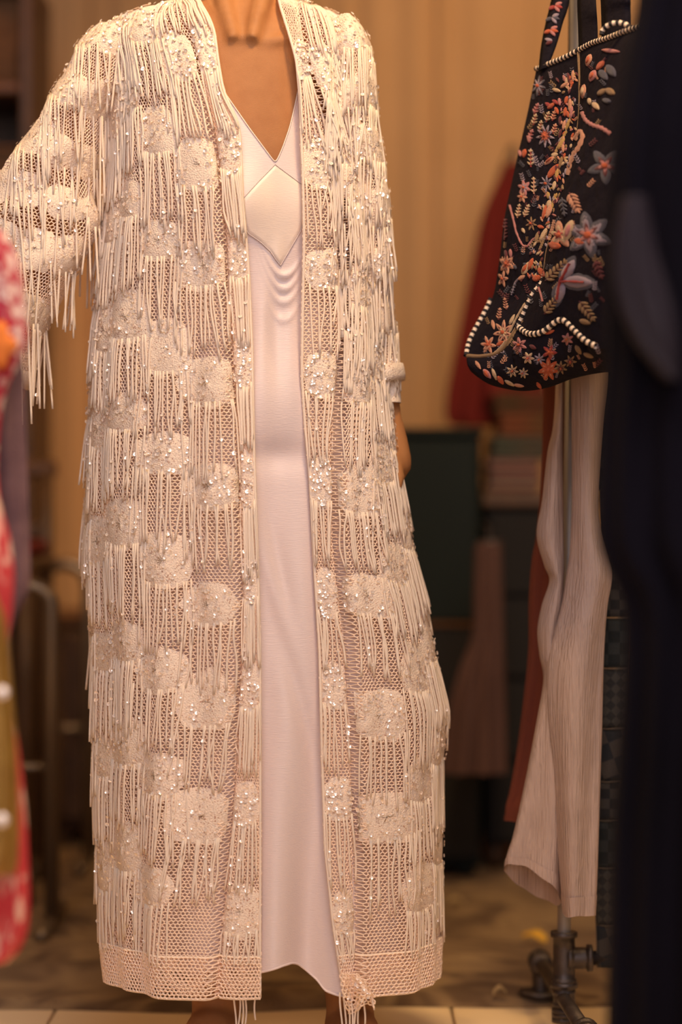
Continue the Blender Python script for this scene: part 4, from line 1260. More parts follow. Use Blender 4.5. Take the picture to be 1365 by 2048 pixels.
flower(1120, 470, 30, 5, [('peach', 1.0, 0.6), ('cream', 0.7, 0.5), ('red', 0.4, 0.6)], 0.9)
drop(1146, 440, 1.9, 46, 22, 'cream', 'rose'); drop(1098, 488, 0.2, 26, 18, 'coral'); drop(1150, 480, 0.3, 22, 16, 'coral')
leafm(1140, 385, 1.1, 40, 16, 'peach', 'maroon', 5); leafm(1092, 562, -0.75, 58, 15, 'tan', 'maroon', 6); leafm(1090, 628, -0.9, 42, 14, 'tan', 'maroon', 5)
leafm(1160, 602, 0.9, 46, 15, 'tan', 'maroon', 5); leafm(1192, 520, 1.2, 36, 13, 'maroon', 'maroon', 4); leafm(1125, 395, 1.4, 34, 12, 'slate', 'slate', 4)
vine([(1164, 224), (1172, 240), (1186, 250), (1204, 256), (1222, 268)], 8, 'rose')
vine([(1150, 280), (1158, 262), (1166, 272), (1158, 294), (1148, 308), (1140, 330), (1136, 350)], 9, 'peach')
vine([(1078, 575), (1083, 590), (1086, 603)], 4, 'rose'); vine([(1110, 440), (1104, 462), (1098, 480)], 7, 'peach')
for a in [(1183, 108, 1.9, 26, 13, 'peach', 'coral'), (1192, 140, 2.0, 26, 15, 'rose', 'coral'), (1210, 122, 2.3, 24, 12, 'coral'), (1214, 130, 0.9, 30, 20, 'slate'), (1200, 140, 0.9, 26, 18, 'slate'), (1186, 205, 0.8, 20, 13, 'cream'),
          (1196, 190, -0.6, 22, 12, 'tan'), (1212, 178, 0.5, 22, 16, 'tan'), (1206, 200, 0.2, 18, 12, 'slate'), (1204, 100, 0.1, 38, 10, 'rose'), (1180, 196, 1.5, 14, 9, 'cream'), (1170, 168, 1.7, 30, 12, 'peach', 'cream'),
          (1160, 640, 0.3, 24, 12, 'tan'), (1078, 535, 1.0, 22, 14, 'coral'), (1066, 560, -0.4, 20, 14, 'coral'), (1104, 408, 1.9, 30, 12, 'peach'), (1222, 60, 1.2, 22, 12, 'tan')]:
    drop(*a)
# side panel
flower(1092, 272, 24, 9, [('lilac', 1.0, 0.3), ('maroon', 0.72, 0.4), ('coral', 0.5, 0.5)], 0.2, 0.8)
flower(1015, 528, 22, 6, [('peach', 1.0, 0.55), ('maroon', 0.75, 0.4), ('coral', 0.5, 0.6)], 0.4, 0.7); flower(1007, 558, 18, 5, [('peach', 1.0, 0.5), ('maroon', 0.6, 0.4)], 1.2, 0.6)
flower(1078, 172, 22, 8, [('slate', 1.0, 0.34), ('lilac', 0.7, 0.26)], 0.2, 0.7); flower(1050, 376, 17, 6, [('rose', 1.0, 0.55), ('lilac', 0.6, 0.4)], 0.3, 0.8); flower(1046, 394, 13, 6, [('peach', 1.0, 0.5)], 0.1, 0.8)
flower(1094, 368, 18, 8, [('lilac', 1.0, 0.26), ('slate', 0.7, 0.3)], 0.1, 0.8); flower(1008, 665, 26, 7, [('peach', 1.0, 0.4), ('maroon', 0.7, 0.3), ('cream', 0.5, 0.4)], 0.3, 0.8)
flower(978, 690, 20, 6, [('peach', 1.0, 0.45), ('coral', 0.6, 0.5)], 0.1, 0.8); flower(1064, 448, 15, 7, [('tan', 1.0, 0.32), ('maroon', 0.6, 0.3)], 0.2, 0.8)
leafm(1063, 334, -R90, 34, 9, 'cream', 'red', 4); leafm(1069, 388, -R90, 32, 8, 'cream', 'peach', 4); leafm(1036, 436, -1.4, 26, 8, 'cream', 'peach', 4); leafm(1050, 434, -1.2, 24, 8, 'cream', 'peach', 4)
leafm(1014, 620, -1.7, 22, 7, 'peach', 'maroon', 4); leafm(998, 640, -1.4, 22, 7, 'peach', 'maroon', 4); leafm(1010, 480, -1.5, 42, 8, 'maroon', 'maroon', 6); leafm(1024, 590, -1.2, 22, 6, 'slate', 'lilac', 4)
leafm(1068, 250, -1.3, 20, 8, 'cream', 'red', 3); leafm(1081, 262, -1.4, 18, 8, 'cream', 'red', 3); leafm(1094, 244, -1.3, 18, 8, 'cream', 'red', 3); leafm(1106, 242, -1.3, 18, 8, 'peach', 'red', 3); leafm(1108, 268, -1.3, 18, 8, 'peach', 'red', 3)
leafm(1070, 228, -1.2, 20, 8, 'rose', 'red', 3); leafm(1058, 282, -1.2, 22, 8, 'rose', 'red', 3)
vine([(1034, 318), (1040, 338), (1056, 352), (1072, 352), (1086, 340), (1100, 326)], 6, 'peach'); vine([(1020, 410), (1028, 440), (1034, 466), (1046, 490), (1056, 492), (1066, 480), (1076, 474)], 4, 'rose')
vine([(1108, 316), (1116, 296), (1124, 280), (1134, 262)], 5, 'gold'); vine([(1112, 388), (1106, 410), (1098, 430)], 5, 'gold'); vine([(1094, 460), (1088, 480), (1080, 500)], 5, 'tan'); vine([(1026, 585), (1032, 565), (1044, 552)], 3, 'lilac')
vine([(1002, 700), (1020, 684), (1030, 664), (1046, 640)], 5, 'tan'); vine([(990, 706), (1006, 690), (1020, 664), (1036, 632), (1052, 606)], 4, 'cream')
for a in [(1096, 356, -0.9, 36, 14, 'coral'), (1090, 330, -0.7, 28, 10, 'peach', 'coral'), (1104, 312, -0.3, 14, 10, 'cream'), (1116, 300, -1.0, 28, 9, 'gold'), (1106, 178, 0.3, 18, 9, 'cream'), (1122, 176, -0.6, 22, 8, 'peach'), (1134, 170, -1.4, 16, 8, 'cream'),
          (1092, 205, 0.7, 18, 9, 'red'), (1106, 200, 0.6, 16, 9, 'red'), (1096, 218, -0.7, 20, 9, 'coral'), (1112, 214, 1.2, 16, 8, 'coral'), (1120, 196, 1.5, 16, 7, 'rose'), (1136, 192, 1.8, 18, 8, 'coral'), (1142, 196, 1.6, 30, 8, 'peach'), (1133, 214, 1.7, 20, 8, 'coral'),
          (1122, 232, 1.6, 20, 7, 'maroon'), (1132, 240, 1.8, 22, 7, 'peach'), (1142, 236, 1.9, 28, 7, 'gold'), (1124, 258, 1.8, 20, 6, 'maroon'), (1136, 222, 1.4, 14, 8, 'coral'), (1146, 212, 1.7, 26, 7, 'rose'), (1128, 150, 1.2, 18, 7, 'rose'), (1138, 146, 1.5, 20, 7, 'maroon'), (1148, 140, 1.6, 24, 7, 'peach'),
          (1052, 298, 1.8, 18, 10, 'coral'), (1060, 270, 1.6, 16, 9, 'rose'), (1044, 292, 1.8, 14, 9, 'peach'), (1102, 400, 1.9, 16, 10, 'cream'), (1098, 384, 1.6, 14, 8, 'gold'), (1118, 336, 1.8, 24, 8, 'gold'), (1126, 312, 1.8, 26, 8, 'tan'), (1112, 362, 1.8, 20, 8, 'cream'),
          (1046, 550, -1.1, 30, 14, 'cream', 'coral'), (1058, 540, -1.2, 26, 10, 'coral'), (1038, 560, -0.6, 16, 9, 'peach'), (1076, 452, 0.3, 14, 9, 'coral'), (1046, 456, 1.2, 12, 7, 'cream'), (1086, 440, -1.3, 32, 8, 'coral'), (1082, 482, -1.1, 30, 10, 'cream'), (1072, 486, -1.3, 24, 8, 'tan'),
          (1030, 530, 1.2, 10, 7, 'slate'), (1048, 526, 0.6, 12, 7, 'slate'), (1012, 500, 1.4, 18, 7, 'maroon'), (1022, 498, 1.5, 18, 7, 'rose'), (986, 640, 1.4, 20, 8, 'peach'), (968, 700, -0.5, 20, 10, 'peach'), (994, 692, -0.6, 18, 8, 'coral'), (1020, 650, -1.1, 24, 7, 'cream'), (1114, 330, 1.5, 14, 7, 'maroon'), (1128, 288, 1.6, 18, 7, 'peach'), (1110, 350, 1.2, 16, 6, 'maroon'), (1040, 300, 1.4, 14, 7, 'rose')]:
    drop(*a)
# dense band of small stitches along the ridge
st = Stitch()
for i in range(150):
    yy = rng.uniform(140, 560); xr_ = np.interp(yy, [104, 260, 360, 440, 500, 560], [1156, 1153, 1132, 1108, 1092, 1080])
    xx = xr_ - abs(rng.normal(0, 15)) - 2
    st.blob(petal(xx, yy, rng.normal(1.75, 0.5), rng.uniform(7, 14), rng.uniform(3.5, 6), n=7), rng.choice(['maroon', 'tan', 'peach', 'coral', 'gold', 'maroon', 'cream', 'rose', 'lilac']), 0.0012)
o = st.done(side, 'ridge_stitches'); o['kind'] = 'stuff'
# fine muted sprays filling the dark ground
for nm_, pan, n_, box, ramp in (('ground_sprays', side, 70, (140, 690), None), ('ground_sprays', front, 46, (110, 640), None), ('ground_sprays', under, 34, (690, 765), None)):
    st = Stitch(); tries = 0; cnt = 0
    while cnt < n_ and tries < 900:
        tries += 1
        yy = rng.uniform(*box); xx = rng.uniform(945, 1215)
        if pside(xx, yy) is not pan: continue
        q = shoot(bag_bvh, xx, yy)
        if q is None: continue
        lx0 = np.interp(yy, [141, 290, 440, 600, 675, 712], [1076, 1046, 1014, 990, 952, 942])
        if xx < lx0 + 4 or (pan is under and yy > np.interp(xx, [945, 985, 1040, 1150, 1215], [738, 764, 776, 750, 738])): continue
        an_ = rng.uniform(-2.4, -0.7); L_ = rng.uniform(9, 20)
        c1 = str(rng.choice(['maroon', 'slate', 'tan', 'peach', 'maroon', 'slate', 'lilac']))
        for i_ in range(4):
            t_ = (i_ + 0.3) / 4
            for sd_ in (-1, 1):
                st.blob(petal(xx + math.cos(an_) * L_ * t_, yy + math.sin(an_) * L_ * t_, an_ + sd_ * 0.8, L_ * 0.34, L_ * 0.15, n=6), c1, 0.0008)
        cnt += 1
    o = st.done(pan, nm_)
    if o: o['kind'] = 'stuff'
# base panel
flower(1098, 738, 24, 7, [('coral', 1.0, 0.5), ('peach', 0.7, 0.3), ('coral', 0.5, 0.5)], 0.2, 0.9); flower(1100, 704, 16, 5, [('red', 1.0, 0.5), ('coral', 0.6, 0.5)], 0.1)
flower(1040, 690, 16, 6, [('rose', 1.0, 0.5), ('maroon', 0.6, 0.4)], 0.4); flower(1058, 716, 13, 6, [('cream', 1.0, 0.5), ('rose', 0.6, 0.4)], 0.1); flower(1026, 742, 13, 7, [('cream', 1.0, 0.4), ('maroon', 0.6, 0.3)], 0.1); flower(1048, 746, 11, 7, [('cream', 1.0, 0.4), ('lilac', 0.6, 0.3)], 0.3)
flower(1122, 735, 14, 7, [('tan', 1.0, 0.4), ('maroon', 0.6, 0.4)], 0.3); flower(1142, 722, 13, 6, [('tan', 1.0, 0.4), ('maroon', 0.6, 0.4)], 0.1); flower(1136, 678, 13, 6, [('rose', 1.0, 0.5), ('tan', 0.6, 0.4)], 0.6); flower(1080, 718, 12, 7, [('lilac', 1.0, 0.35)], 0.2)
for a in [(985, 736, 1.2, 26, 8, 'cream'), (968, 738, 0.9, 24, 12, 'rose', 'coral'), (996, 752, 0.9, 20, 11, 'coral'), (1010, 760, 0.5, 24, 8, 'cream'), (1028, 768, 0.2, 22, 7, 'peach'), (1074, 764, 0.9, 16, 8, 'coral'), (952, 722, 1.0, 20, 8, 'peach'), (1152, 690, 1.0, 22, 10, 'tan'), (1092, 668, -0.4, 20, 8, 'coral'), (1168, 706, 0.4, 22, 9, 'tan'), (1060, 690, 0.5, 16, 9, 'maroon')]:
    drop(*a)
# flowers on the near strap
org = origin_of(bag)
strap_bvh = BVHTree.FromPolygons([Vector(np.array(v.co) + org) for s_ in (s1,) for v in s_.data.vertices], [list(p.vertices) for p in s1.data.polygons])
keep_bvh = bag_bvh; bag_bvh = strap_bvh
for cx, cy, c, c2 in [(1112, 12, 'rose', 'red'), (1106, 35, 'lilac', 'slate'), (1103, 60, 'rose', 'coral'), (1106, 82, 'lilac', 'maroon')]:
    st = Stitch()
    for i, a in enumerate((-0.5, 0.25, 1.0, 2.6, 3.4)):
        st.blob(petal(cx, cy, a, 15, 9), c if i % 2 == 0 else c2, 0.002)
    st.done(s1, 'flower')
bag_bvh = keep_bvh

# ------------------------------------------------------------------ clothes close to the camera on the left
LY = -0.72
lx = W(-170, 400, LY)[0]
lz = W(0, 380, LY)[2]
lrk = empty('wooden_clothes_rail', (lx, LY, 0), 'wooden clothes rail at the left edge holding printed garments', 'clothes rack')
MB().tube([(lx, LY - 0.30, lz), (lx, LY + 0.34, lz)], 0.013, 12).build('rail', M['brownwood'], lrk, True)
for yy in (LY - 0.30, LY + 0.34):
    MB().tube([(lx, yy, 0.0), (lx, yy, lz + 0.02)], 0.014, 12).tube([(lx - 0.2, yy, 0.014), (lx + 0.05, yy, 0.014)], 0.012, 12).build('leg', M['brownwood'], lrk, True)
def left_garment(name, label, rows, dy, m, depth=0.022, seed=0.0, wr=(0.006, 7, 0.002, 19), cat='garment', hang=True):
    y = LY + dy
    e = empty(name, W(-110, rows[-1][0], y), label, cat)
    P = cloth_tube(rows, y, depth, seg=80, wr=wr, seed=seed)
    mk('cloth', *gridmesh(P, True), m, e)
    top = W(rows[0][1] / 2 + rows[0][2] / 2, rows[0][0], y)
    b = MB().tube([top + [-0.05, 0, 0], top + [0.05, 0, 0]], 0.005, 8)
    b.tube(spline([top, (top + [lx, y, lz - 0.02]) / 2 if False else np.array([top[0], y, max(top[2], lz - 0.03)]), np.array([lx + 0.012, y, lz + 0.01]), np.array([lx, y, lz + 0.0155])], 14), 0.0025, 6)
    b.build('hanger', M['darkwood'], e, True)
    return e
left_garment('red_print_blouse', 'red and white printed blouse above the mauve knit at the left edge', [(448, -250, -40), (462, -262, 6), (500, -266, 28), (560, -264, 46), (640, -262, 53), (690, -262, 52), (730, -262, 36), (780, -262, 14), (850, -262, 0), (960, -262, -8), (1030, -262, -12)], 0.0, M['red_print'], 0.026, 0.5)
og = [o for o in bpy.data.objects if o.name == 'red_print_blouse'][0]
t = np.linspace(0, 2 * np.pi, 24, endpoint=False); rr_ = 0.020 * (1 + 0.18 * np.cos(5 * t)); c = W(-8, 690, LY - 0.034)
mk('orange_flower', np.concatenate([np.stack([c[0] + rr_ * q * np.cos(t), c[1] - 0.004 * (1 - q) + 0 * t, c[2] + 1.2 * rr_ * q * np.sin(t)], -1) for q in (1.0, 0.6, 0.05)] + [np.stack([c[0] + rr_ * np.cos(t), c[1] + 0.006 + 0 * t, c[2] + 1.2 * rr_ * np.sin(t)], -1)]),
   [[k_ * 24 + i, k_ * 24 + (i + 1) % 24, (k_ + 1) * 24 + (i + 1) % 24, (k_ + 1) * 24 + i] for k_ in range(2) for i in range(24)] + [[72 + i, 72 + (i + 1) % 24, (i + 1) % 24, i] for i in range(24)], mat('orange_print', (0.75, 0.20, 0.03), 0.85), og)
left_garment('mauve_knit', 'mauve grey knitted garment hanging behind the red printed blouse', [(520, -240, -20), (640, -245, 30), (740, -246, 48), (850, -246, 52), (1000, -246, 57), (1120, -246, 61), (1180, -246, 58), (1230, -246, 36), (1275, -246, 18)], 0.075, M['mauve'], 0.02, 1.1)
left_garment('pink_print_dress', 'pink red leaf print dress reaching lowest at the left edge', [(700, -230, -30), (960, -235, -6), (1020, -236, 4), (1080, -236, 20), (1150, -236, 28), (1220, -236, 24), (1300, -236, 16), (1400, -236, 24), (1500, -236, 38), (1600, -236, 50), (1700, -236, 56), (1790, -236, 59), (1860, -236, 55), (1900, -236, 38), (1925, -236, 14)], -0.06, M['pink_print'], 0.024, 2.0)
mu = left_garment('mustard_top', 'mustard gold metallic top hanging over the pink leaf print dress', [(980, -225, -60), (1180, -232, -10), (1240, -234, 10), (1330, -234, 20), (1450, -234, 30), (1560, -234, 36), (1650, -234, 38), (1720, -234, 36), (1748, -234, 30)], -0.115, M['mustard'], 0.022, 2.6)
for cx, cy, r_ in ((4, 1385, 13), (3, 1640, 13)):
    c = W(cx, cy, LY - 0.115 - 0.028); k = r_ * S * 0.8; pp = np.linspace(0.1, 3.04, 8)
    MB().grid(np.stack([c[0] + k * np.sin(pp)[:, None] * np.cos(an), c[1] + 0.5 * k * np.sin(pp)[:, None] * np.sin(an), c[2] + k * np.cos(pp)[:, None] + 0 * an], -1), wrap=True).build('button', M['sequin'], mu, True)

# ------------------------------------------------------------------ things at the back of the shop
# tall shelf, far left
yS = 1.75
sx0, sx1 = W(-110, 0, yS)[0], W(64, 0, yS)[0]
zs_top = W(0, -60, yS)[2]
sh = empty('tall_shelf', ((sx0 + sx1) / 2, yS + 0.17, 0), 'tall dark wooden shelf with baskets at the upper left', 'shelf')
MB().box((sx1 - 0.025, yS, 0.012), (sx1, yS + 0.34, zs_top)).build('side_panel', M['darkwood'], sh)
MB().box((sx0, yS, 0.012), (sx0 + 0.025, yS + 0.34, zs_top)).build('side_panel', M['darkwood'], sh)
MB().box((sx0 + 0.026, yS + 0.32, 0.012), (sx1 - 0.026, yS + 0.338, zs_top)).build('back_board', M['darkwood'], sh)
shelf_z = [0.25, 0.62, 0.99, 1.34, 1.66, zs_top - 0.025]
for z in shelf_z:
    MB().box((sx0 + 0.026, yS + 0.005, z), (sx1 - 0.026, yS + 0.318, z + 0.022)).build('shelf_board', M['brownwood'], sh)
for i, z in enumerate(shelf_z[:-1]):
    cx = (sx0 + sx1) / 2; wy = yS + 0.16
    e = empty('wicker_basket', (cx, wy, z + 0.023), 'brown wicker basket on the dark tall shelf, %s' % ['lowest of the five', 'second from the floor', 'middle of the five', 'second from the top', 'topmost of the five'][i], 'basket', 'baskets on the tall shelf')
    t = np.linspace(0, 2 * np.pi, 28, endpoint=False); sq = 1 / (np.abs(np.cos(t)) ** 4 + np.abs(np.sin(t)) ** 4) ** 0.25
    R3 = []
    for zz, k in [(0, 0.0), (0, 0.84), (0.02, 0.88), (0.08, 0.93), (0.15, 0.97), (0.175, 1.0), (0.185, 0.96), (0.17, 0.9), (0.03, 0.8), (0.03, 0.0)]:
        R3.append(np.stack([cx + 0.09 * k * sq * np.cos(t), wy + 0.13 * k * sq * np.sin(t), z + 0.023 + zz + 0 * t], -1))
    mk('basket_body', *gridmesh(np.array(R3), True), M['wicker'], e)
    rim = np.stack([cx + 0.091 * sq * np.cos(t), wy + 0.131 * sq * np.sin(t), z + 0.203 + 0 * t], -1)
    MB().tube(np.concatenate([rim, rim[:1]]), 0.006, 6, cap=False).build('rim', M['wicker'], e, True)

# low dark sideboard behind the arched rails, a chair in front of it
yB = 1.95
a0, a1 = W(84, 0, yB)[0], W(470, 0, yB)[0]
zt = W(0, 1230, yB)[2]
sb = empty('low_sideboard', ((a0 + a1) / 2, yB + 0.2, 0), 'low black-brown wooden sideboard behind the arched steel rails', 'sideboard')
MB().box((a0, yB, 0.06), (a1, yB + 0.40, zt - 0.024)).build('carcass', M['darkwood'], sb)
MB().box((a0 - 0.01, yB - 0.015, zt - 0.023), (a1 + 0.01, yB + 0.405, zt)).build('top_board', M['brownwood'], sb)
for i in range(3):
    d0 = a0 + (a1 - a0) * i / 3 + 0.008; d1 = a0 + (a1 - a0) * (i + 1) / 3 - 0.008
    dr = MB().box((d0, yB - 0.018, 0.08), (d1, yB - 0.001, zt - 0.04)).build('door', M['darkwood'], sb)
    MB().tube(spline([(d1 - 0.04, yB - 0.019, zt * 0.62), (d1 - 0.04, yB - 0.04, zt * 0.6), (d1 - 0.04, yB - 0.04, zt * 0.5), (d1 - 0.04, yB - 0.019, zt * 0.48)], 12), 0.005, 6).build('handle', M['steel'], dr, True)
for xx in (a0 + 0.04, a1 - 0.04):
    for yy in (yB + 0.04, yB + 0.36):
        MB().box((xx - 0.02, yy - 0.02, 0.012), (xx + 0.02, yy + 0.02, 0.06)).build('foot', M['darkwood'], sb)

yC = 1.35
c0, c1 = W(46, 0, yC)[0], W(92, 0, yC)[0]
cz = W(0, 916, yC)[2]; seat_z = W(0, 1135, yC)[2]
ch = empty('wooden_chair', ((c0 + c1) / 2 - 0.06, yC, 0), 'narrow dark wooden chair with a red seat beside the mauve garment', 'chair')
cw0 = c1 - 0.30
for xx in (cw0, c1 - 0.02):
    MB().tube([(xx, yC + 0.16, 0.012), (xx, yC + 0.16, seat_z), (xx, yC + 0.19, cz)], [0.016, 0.016, 0.013], 10).build('back_post', M['darkwood'], ch, True)
    MB().tube([(xx, yC - 0.16, 0.012), (xx, yC - 0.16, seat_z)], 0.016, 10).build('leg', M['darkwood'], ch, True)
MB().box((cw0 - 0.015, yC + 0.175, cz - 0.035), (c1, yC + 0.2, cz), bev=0.008).build('back_rail', M['brownwood'], ch)
MB().box((cw0 - 0.01, yC + 0.172, cz - 0.16), (c1 - 0.01, yC + 0.19, cz - 0.125), bev=0.006).build('back_rail', M['darkwood'], ch)
MB().box((cw0 - 0.02, yC - 0.18, seat_z), (c1, yC + 0.18, seat_z + 0.02), bev=0.006).build('seat', M['darkwood'], ch)
MB().box((cw0 - 0.01, yC - 0.17, seat_z + 0.0205), (c1 - 0.01, yC + 0.13, seat_z + 0.055), bev=0.016).build('cushion', M['red_cloth'], ch)

# two arched steel rails
def arch(name, label, xa, xb, pytop, y, group):
    e = empty(name, (W((xa + xb) / 2, 0, y)[0], y, 0), label, 'clothes rack', group)
    A = W(xa, pytop + 40, y); B_ = W(xb, pytop + 40, y); top = W((xa + xb) / 2, pytop, y)
    r = (B_[0] - A[0]) / 2
    t = np.linspace(np.pi, 0, 20)
    pts = [(A[0], y, 0.02), (A[0], y, A[2] - 0.02)] + [((A[0] + B_[0]) / 2 + r * math.cos(q), y, A[2] + (top[2] - A[2]) * math.sin(q)) for q in t] + [(B_[0], y, B_[2] - 0.02), (B_[0], y, 0.02)]
    MB().tube(np.array(pts), 0.0135, 12).build('arched_tube', M['steel'], e, True)
    for xx in (A[0], B_[0]):
        MB().tube([(xx, y - 0.16, 0.022), (xx, y + 0.16, 0.022)], 0.011, 10).build('foot', M['steel'], e, True)
    MB().tube([(A[0], y, 0.30), (B_[0], y, 0.30)], 0.008, 10).build('cross_bar', M['steel'], e, True)
arch('arched_rail', 'arched dull steel rail, the nearer and lower one left of the robe', 10, 104, 1172, 0.95, 'arched steel rails')
arch('arched_rail', 'arched dull steel rail, the farther one just behind the robe', 84, 176, 1128, 1.72, 'arched steel rails')

# dark teal cabinet right of the robe
yT = 1.55
t0x, t1x = W(700, 0, yT)[0], W(962, 0, yT)[0]
tz = W(0, 856, yT)[2]
tc_ = empty('teal_cabinet', ((t0x + t1x) / 2, yT + 0.2, 0), 'dark teal painted cabinet behind the hand of the woman', 'cabinet')
MB().box((t0x, yT, 0.03), (t1x, yT + 0.38, tz - 0.02)).build('body', M['teal'], tc_)
MB().box((t0x - 0.006, yT - 0.012, tz - 0.0195), (t1x + 0.006, yT + 0.385, tz), bev=0.006).build('top', M['teal'], tc_)
zm = W(0, 1248, yT)[2]
dr = MB().box((t0x + 0.008, yT - 0.016, zm + 0.006), (t1x - 0.008, yT - 0.001, tz - 0.035), bev=0.005).build('door', M['teal'], tc_)
MB().tube(spline([(t0x + 0.05, yT - 0.017, zm + 0.20), (t0x + 0.05, yT - 0.035, zm + 0.19), (t0x + 0.05, yT - 0.035, zm + 0.13), (t0x + 0.05, yT - 0.017, zm + 0.12)], 12), 0.005, 8).build('handle', M['steel'], dr, True)
MB().box((t0x + 0.008, yT - 0.016, 0.05), (t1x - 0.008, yT - 0.001, zm - 0.006), bev=0.005).build('drawer', M['black'], tc_)
MB().tube([(t0x, yT - 0.016, zm), (t1x, yT - 0.016, zm)], 0.005, 8).build('moulding', M['brownwood'], tc_, True)
for xx in (t0x + 0.03, t1x - 0.03):
    for yy in (yT + 0.03, yT + 0.35):
        MB().box((xx - 0.02, yy - 0.02, 0.012), (xx + 0.02, yy + 0.02, 0.03)).build('foot', M['teal'], tc_)

# red jacket on a wall hook
yJ = 1.86
rj = empty('red_jacket', W(955, 850, yJ), 'vivid red jacket hanging above the teal cabinet', 'jacket')
P = cloth_tube([(330, 1010, 1050), (380, 985, 1090), (440, 962, 1105), (520, 946, 1108), (620, 926, 1105), (720, 906, 1100), (790, 893, 1090), (835, 892, 1075), (852, 905, 1065)], yJ, 0.045, seg=90, wr=(0.010, 9, 0.003, 21), seed=1.7)
mk('jacket_body', *gridmesh(P, True), M['red_cloth'], rj)
P = cloth_tube([(400, 1010, 1060), (500, 1000, 1062), (620, 985, 1055), (740, 972, 1042), (800, 970, 1036)], yJ - 0.075, 0.024, seg=48, nrow=60, wr=(0.004, 5, 0.001, 11), seed=0.2)
mk('jacket_sleeve', *gridmesh(P, True), M['red_cloth'], rj)
jt = W(1030, 335, yJ)
MB().tube(spline([jt, jt + [0, 0.02, 0.05], jt + [0, 0.25, 0.06], (jt[0], BACK - 0.02, jt[2] + 0.04)], 14), 0.005, 8).build('hook', M['iron'], rj, True)

# added black chest, solid to the floor to darken the gap; folded textiles on top
yD_ = 1.62
d0, d1 = W(966, 0, yD_)[0], W(1210, 0, yD_)[0]
dz = W(0, 985, yD_)[2]
dt = empty('added_dark_chest', ((d0 + d1) / 2, yD_ + 0.15, 0), 'black chest of drawers added to darken the gap under the folded textiles behind the beige trousers', 'chest')
MB().box((d0, yD_, dz - 0.03), (d1, yD_ + 0.34, dz), bev=0.005).build('chest_top', M['darkwood'], dt)
MB().box((d0 + 0.01, yD_ + 0.02, 0.06), (d1 - 0.01, yD_ + 0.32, dz - 0.031), bev=0.004).build('carcass', M['black'], dt)
for i in range(4):
    za, zb = 0.07 + (dz - 0.11) * i / 4, 0.06 + (dz - 0.11) * (i + 1) / 4
    dw = MB().box((d0 + 0.02, yD_ + 0.004, za), (d1 - 0.02, yD_ + 0.0195, zb), bev=0.004).build('drawer', M['black'], dt)
    MB().tube([((d0 + d1) / 2, yD_ + 0.004, (za + zb) / 2), ((d0 + d1) / 2, yD_ - 0.006, (za + zb) / 2), ((d0 + d1) / 2, yD_ - 0.016, (za + zb) / 2)], [0.004, 0.006, 0.010], 12).build('knob', M['steel'], dw, True)
for xx in (d0 + 0.03, d1 - 0.03):
    for yy in (yD_ + 0.05, yD_ + 0.29):
        MB().tube([(xx, yy, 0.012), (xx, yy, 0.0595)], [0.013, 0.019], 10).build('foot', M['darkwood'], dt, True)
def stripes(cols, sc):
    def f(nt, tc, src):
        w = nt.nodes.new('ShaderNodeTexWave'); w.bands_direction = 'Z'; w.inputs['Scale'].default_value = sc; w.inputs['Distortion'].default_value = 0.6
        nt.links.new(tc.outputs['Object'], w.inputs['Vector'])
        n_ = len(cols)
        return ramp_node(nt, w.outputs['Fac'], [(i / (n_ - 1), c) for i, c in enumerate(cols)])
    return f
fm = [mat('striped_textile', (0.3, 0.2, 0.15), 0.9, build=stripes([(0.15, 0.095, 0.07), (0.17, 0.045, 0.045), (0.16, 0.12, 0.08)], 9)),
      mat('sage_textile', (0.05, 0.06, 0.04), 0.9, var=(8, (0.08, 0.055, 0.035))), mat('orange_textile', (0.20, 0.04, 0.015), 0.9, var=(6, (0.10, 0.05, 0.015))), mat('olive_textile', (0.06, 0.035, 0.01), 0.9, var=(8, (0.10, 0.025, 0.01)))]
zc = dz
for i, (pa, pb_, hpx, m, lab) in enumerate([(958, 1085, 68, fm[0], 'rose and beige striped folded textile at the bottom of the stack'), (985, 1105, 45, fm[1], 'sage green folded textile second in the stack on the chest'),
                                            (1000, 1120, 46, fm[2], 'burnt orange folded textile third in the stack on the chest'), (990, 1125, 42, fm[3], 'olive folded textile on top of the stack under the tote')]):
    x0, x1 = W(pa, 0, yD_)[0], W(pb_, 0, yD_)[0]
    if i == 0: x0 = W(978, 0, yD_)[0]
    hh = hpx * S * (D + yD_) / D
    e = empty('folded_textile', ((x0 + x1) / 2, yD_ + 0.14, zc), lab, 'textile', 'textiles folded on the black chest')
    nl = 3
    for k in range(nl):
        za, zb = zc + hh * k / nl + 0.0005, zc + hh * (k + 1) / nl - 0.0005
        MB().box((x0 + 0.003 * (k % 2), yD_ + 0.02, za), (x1 - 0.004 * ((k + 1) % 2), yD_ + 0.27, zb), bev=min(0.009, hh / nl * 0.3)).build('fold', m, e)
    zc += hh

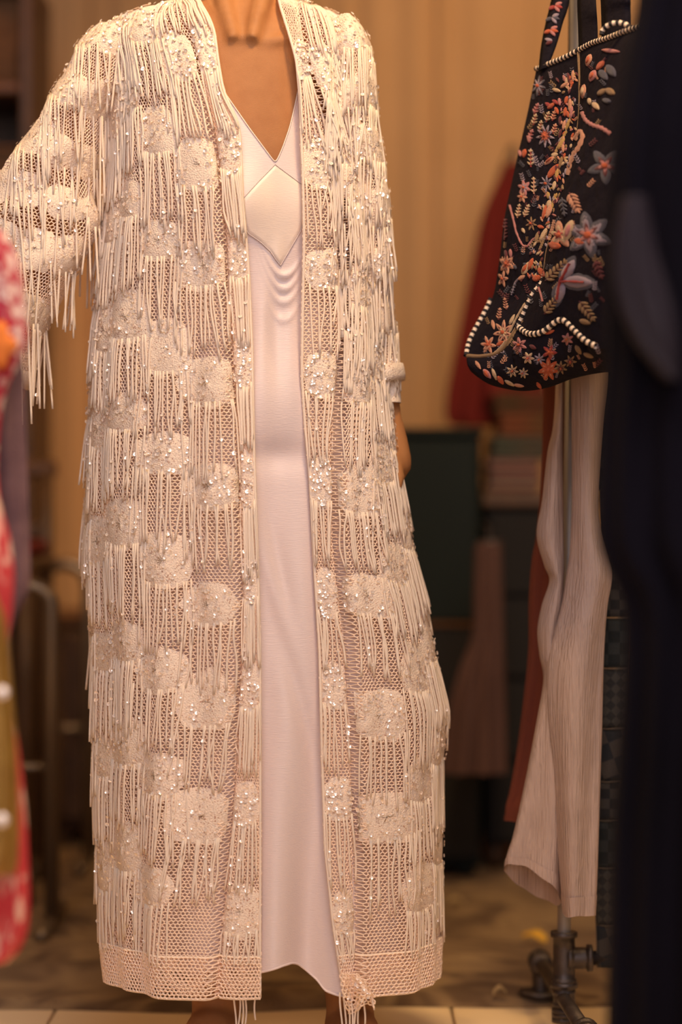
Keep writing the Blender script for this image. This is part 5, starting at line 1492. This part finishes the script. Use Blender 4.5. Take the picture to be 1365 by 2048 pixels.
# dusty rose skirt hanging in front of the table
yK = 1.30
sk = empty('dusty_rose_skirt', W(945, 1545, yK), 'dim dusty rose skirt hanging in the shade behind the rust garment', 'skirt')
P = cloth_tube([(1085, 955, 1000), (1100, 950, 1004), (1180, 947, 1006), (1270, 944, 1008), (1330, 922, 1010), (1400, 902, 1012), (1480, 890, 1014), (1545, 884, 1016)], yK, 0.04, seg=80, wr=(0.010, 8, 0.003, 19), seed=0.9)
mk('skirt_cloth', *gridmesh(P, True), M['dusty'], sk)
kt = W(978, 1085, yK)
MB().tube([kt + [-0.02, 0, 0], kt + [0.03, 0, 0]], 0.006, 8).tube(spline([kt, kt + [0, 0.02, 0.03], kt + [0.0, 0.25, 0.035], (kt[0], yD_ + 0.003, kt[2] + 0.02)], 10), 0.003, 6).build('hanger', M['iron'], sk, True)

# scraps on the rug
def scrap(px, py, L, w, ang, m, label, name='leaf_scrap'):
    z0 = 0.022
    y = D * ((2110 - HOR) - z0 / S) / (py - HOR) - D
    c = W(px, py, y); c[2] = z0
    t = np.linspace(-1, 1, 12); rows_ = []
    for s in np.linspace(-1, 1, 5):
        wv = w * np.sqrt(np.clip(1 - t ** 2, 0.02, 1)) * s
        X = c[0] + t * L * math.cos(ang) - wv * math.sin(ang); Y = y + t * L * math.sin(ang) + wv * math.cos(ang)
        rows_.append(np.stack([X, Y, z0 + 0.006 * np.cos(t * 2.2) + w * 0.45 * (s + 1) + 0 * X], -1))
    P = np.array(rows_)
    v, f = gridmesh(P); v2 = v - [0, 0, 0.0012]; k = len(v)
    tag(mk(name, np.concatenate([v, v2]), np.concatenate([f, f[:, ::-1] + k]), m), label, 'scrap', 'scraps on the rug')
M['yellow_scrap'] = mat('yellow_paper', (0.85, 0.48, 0.05), 0.6); M['pale_scrap'] = mat('pale_paper', (0.32, 0.22, 0.11), 0.8)
scrap(1070, 1876, 0.030, 0.008, -0.9, M['yellow_scrap'], 'bright yellow curled scrap on the rug beside the pipe rack')
scrap(912, 1806, 0.016, 0.008, 0.1, M['pale_scrap'], 'small pale scrap on the rug, the one farthest back')
scrap(1000, 1984, 0.011, 0.005, 0.1, M['pale_scrap'], 'tiny pale scrap near the front edge of the rug')
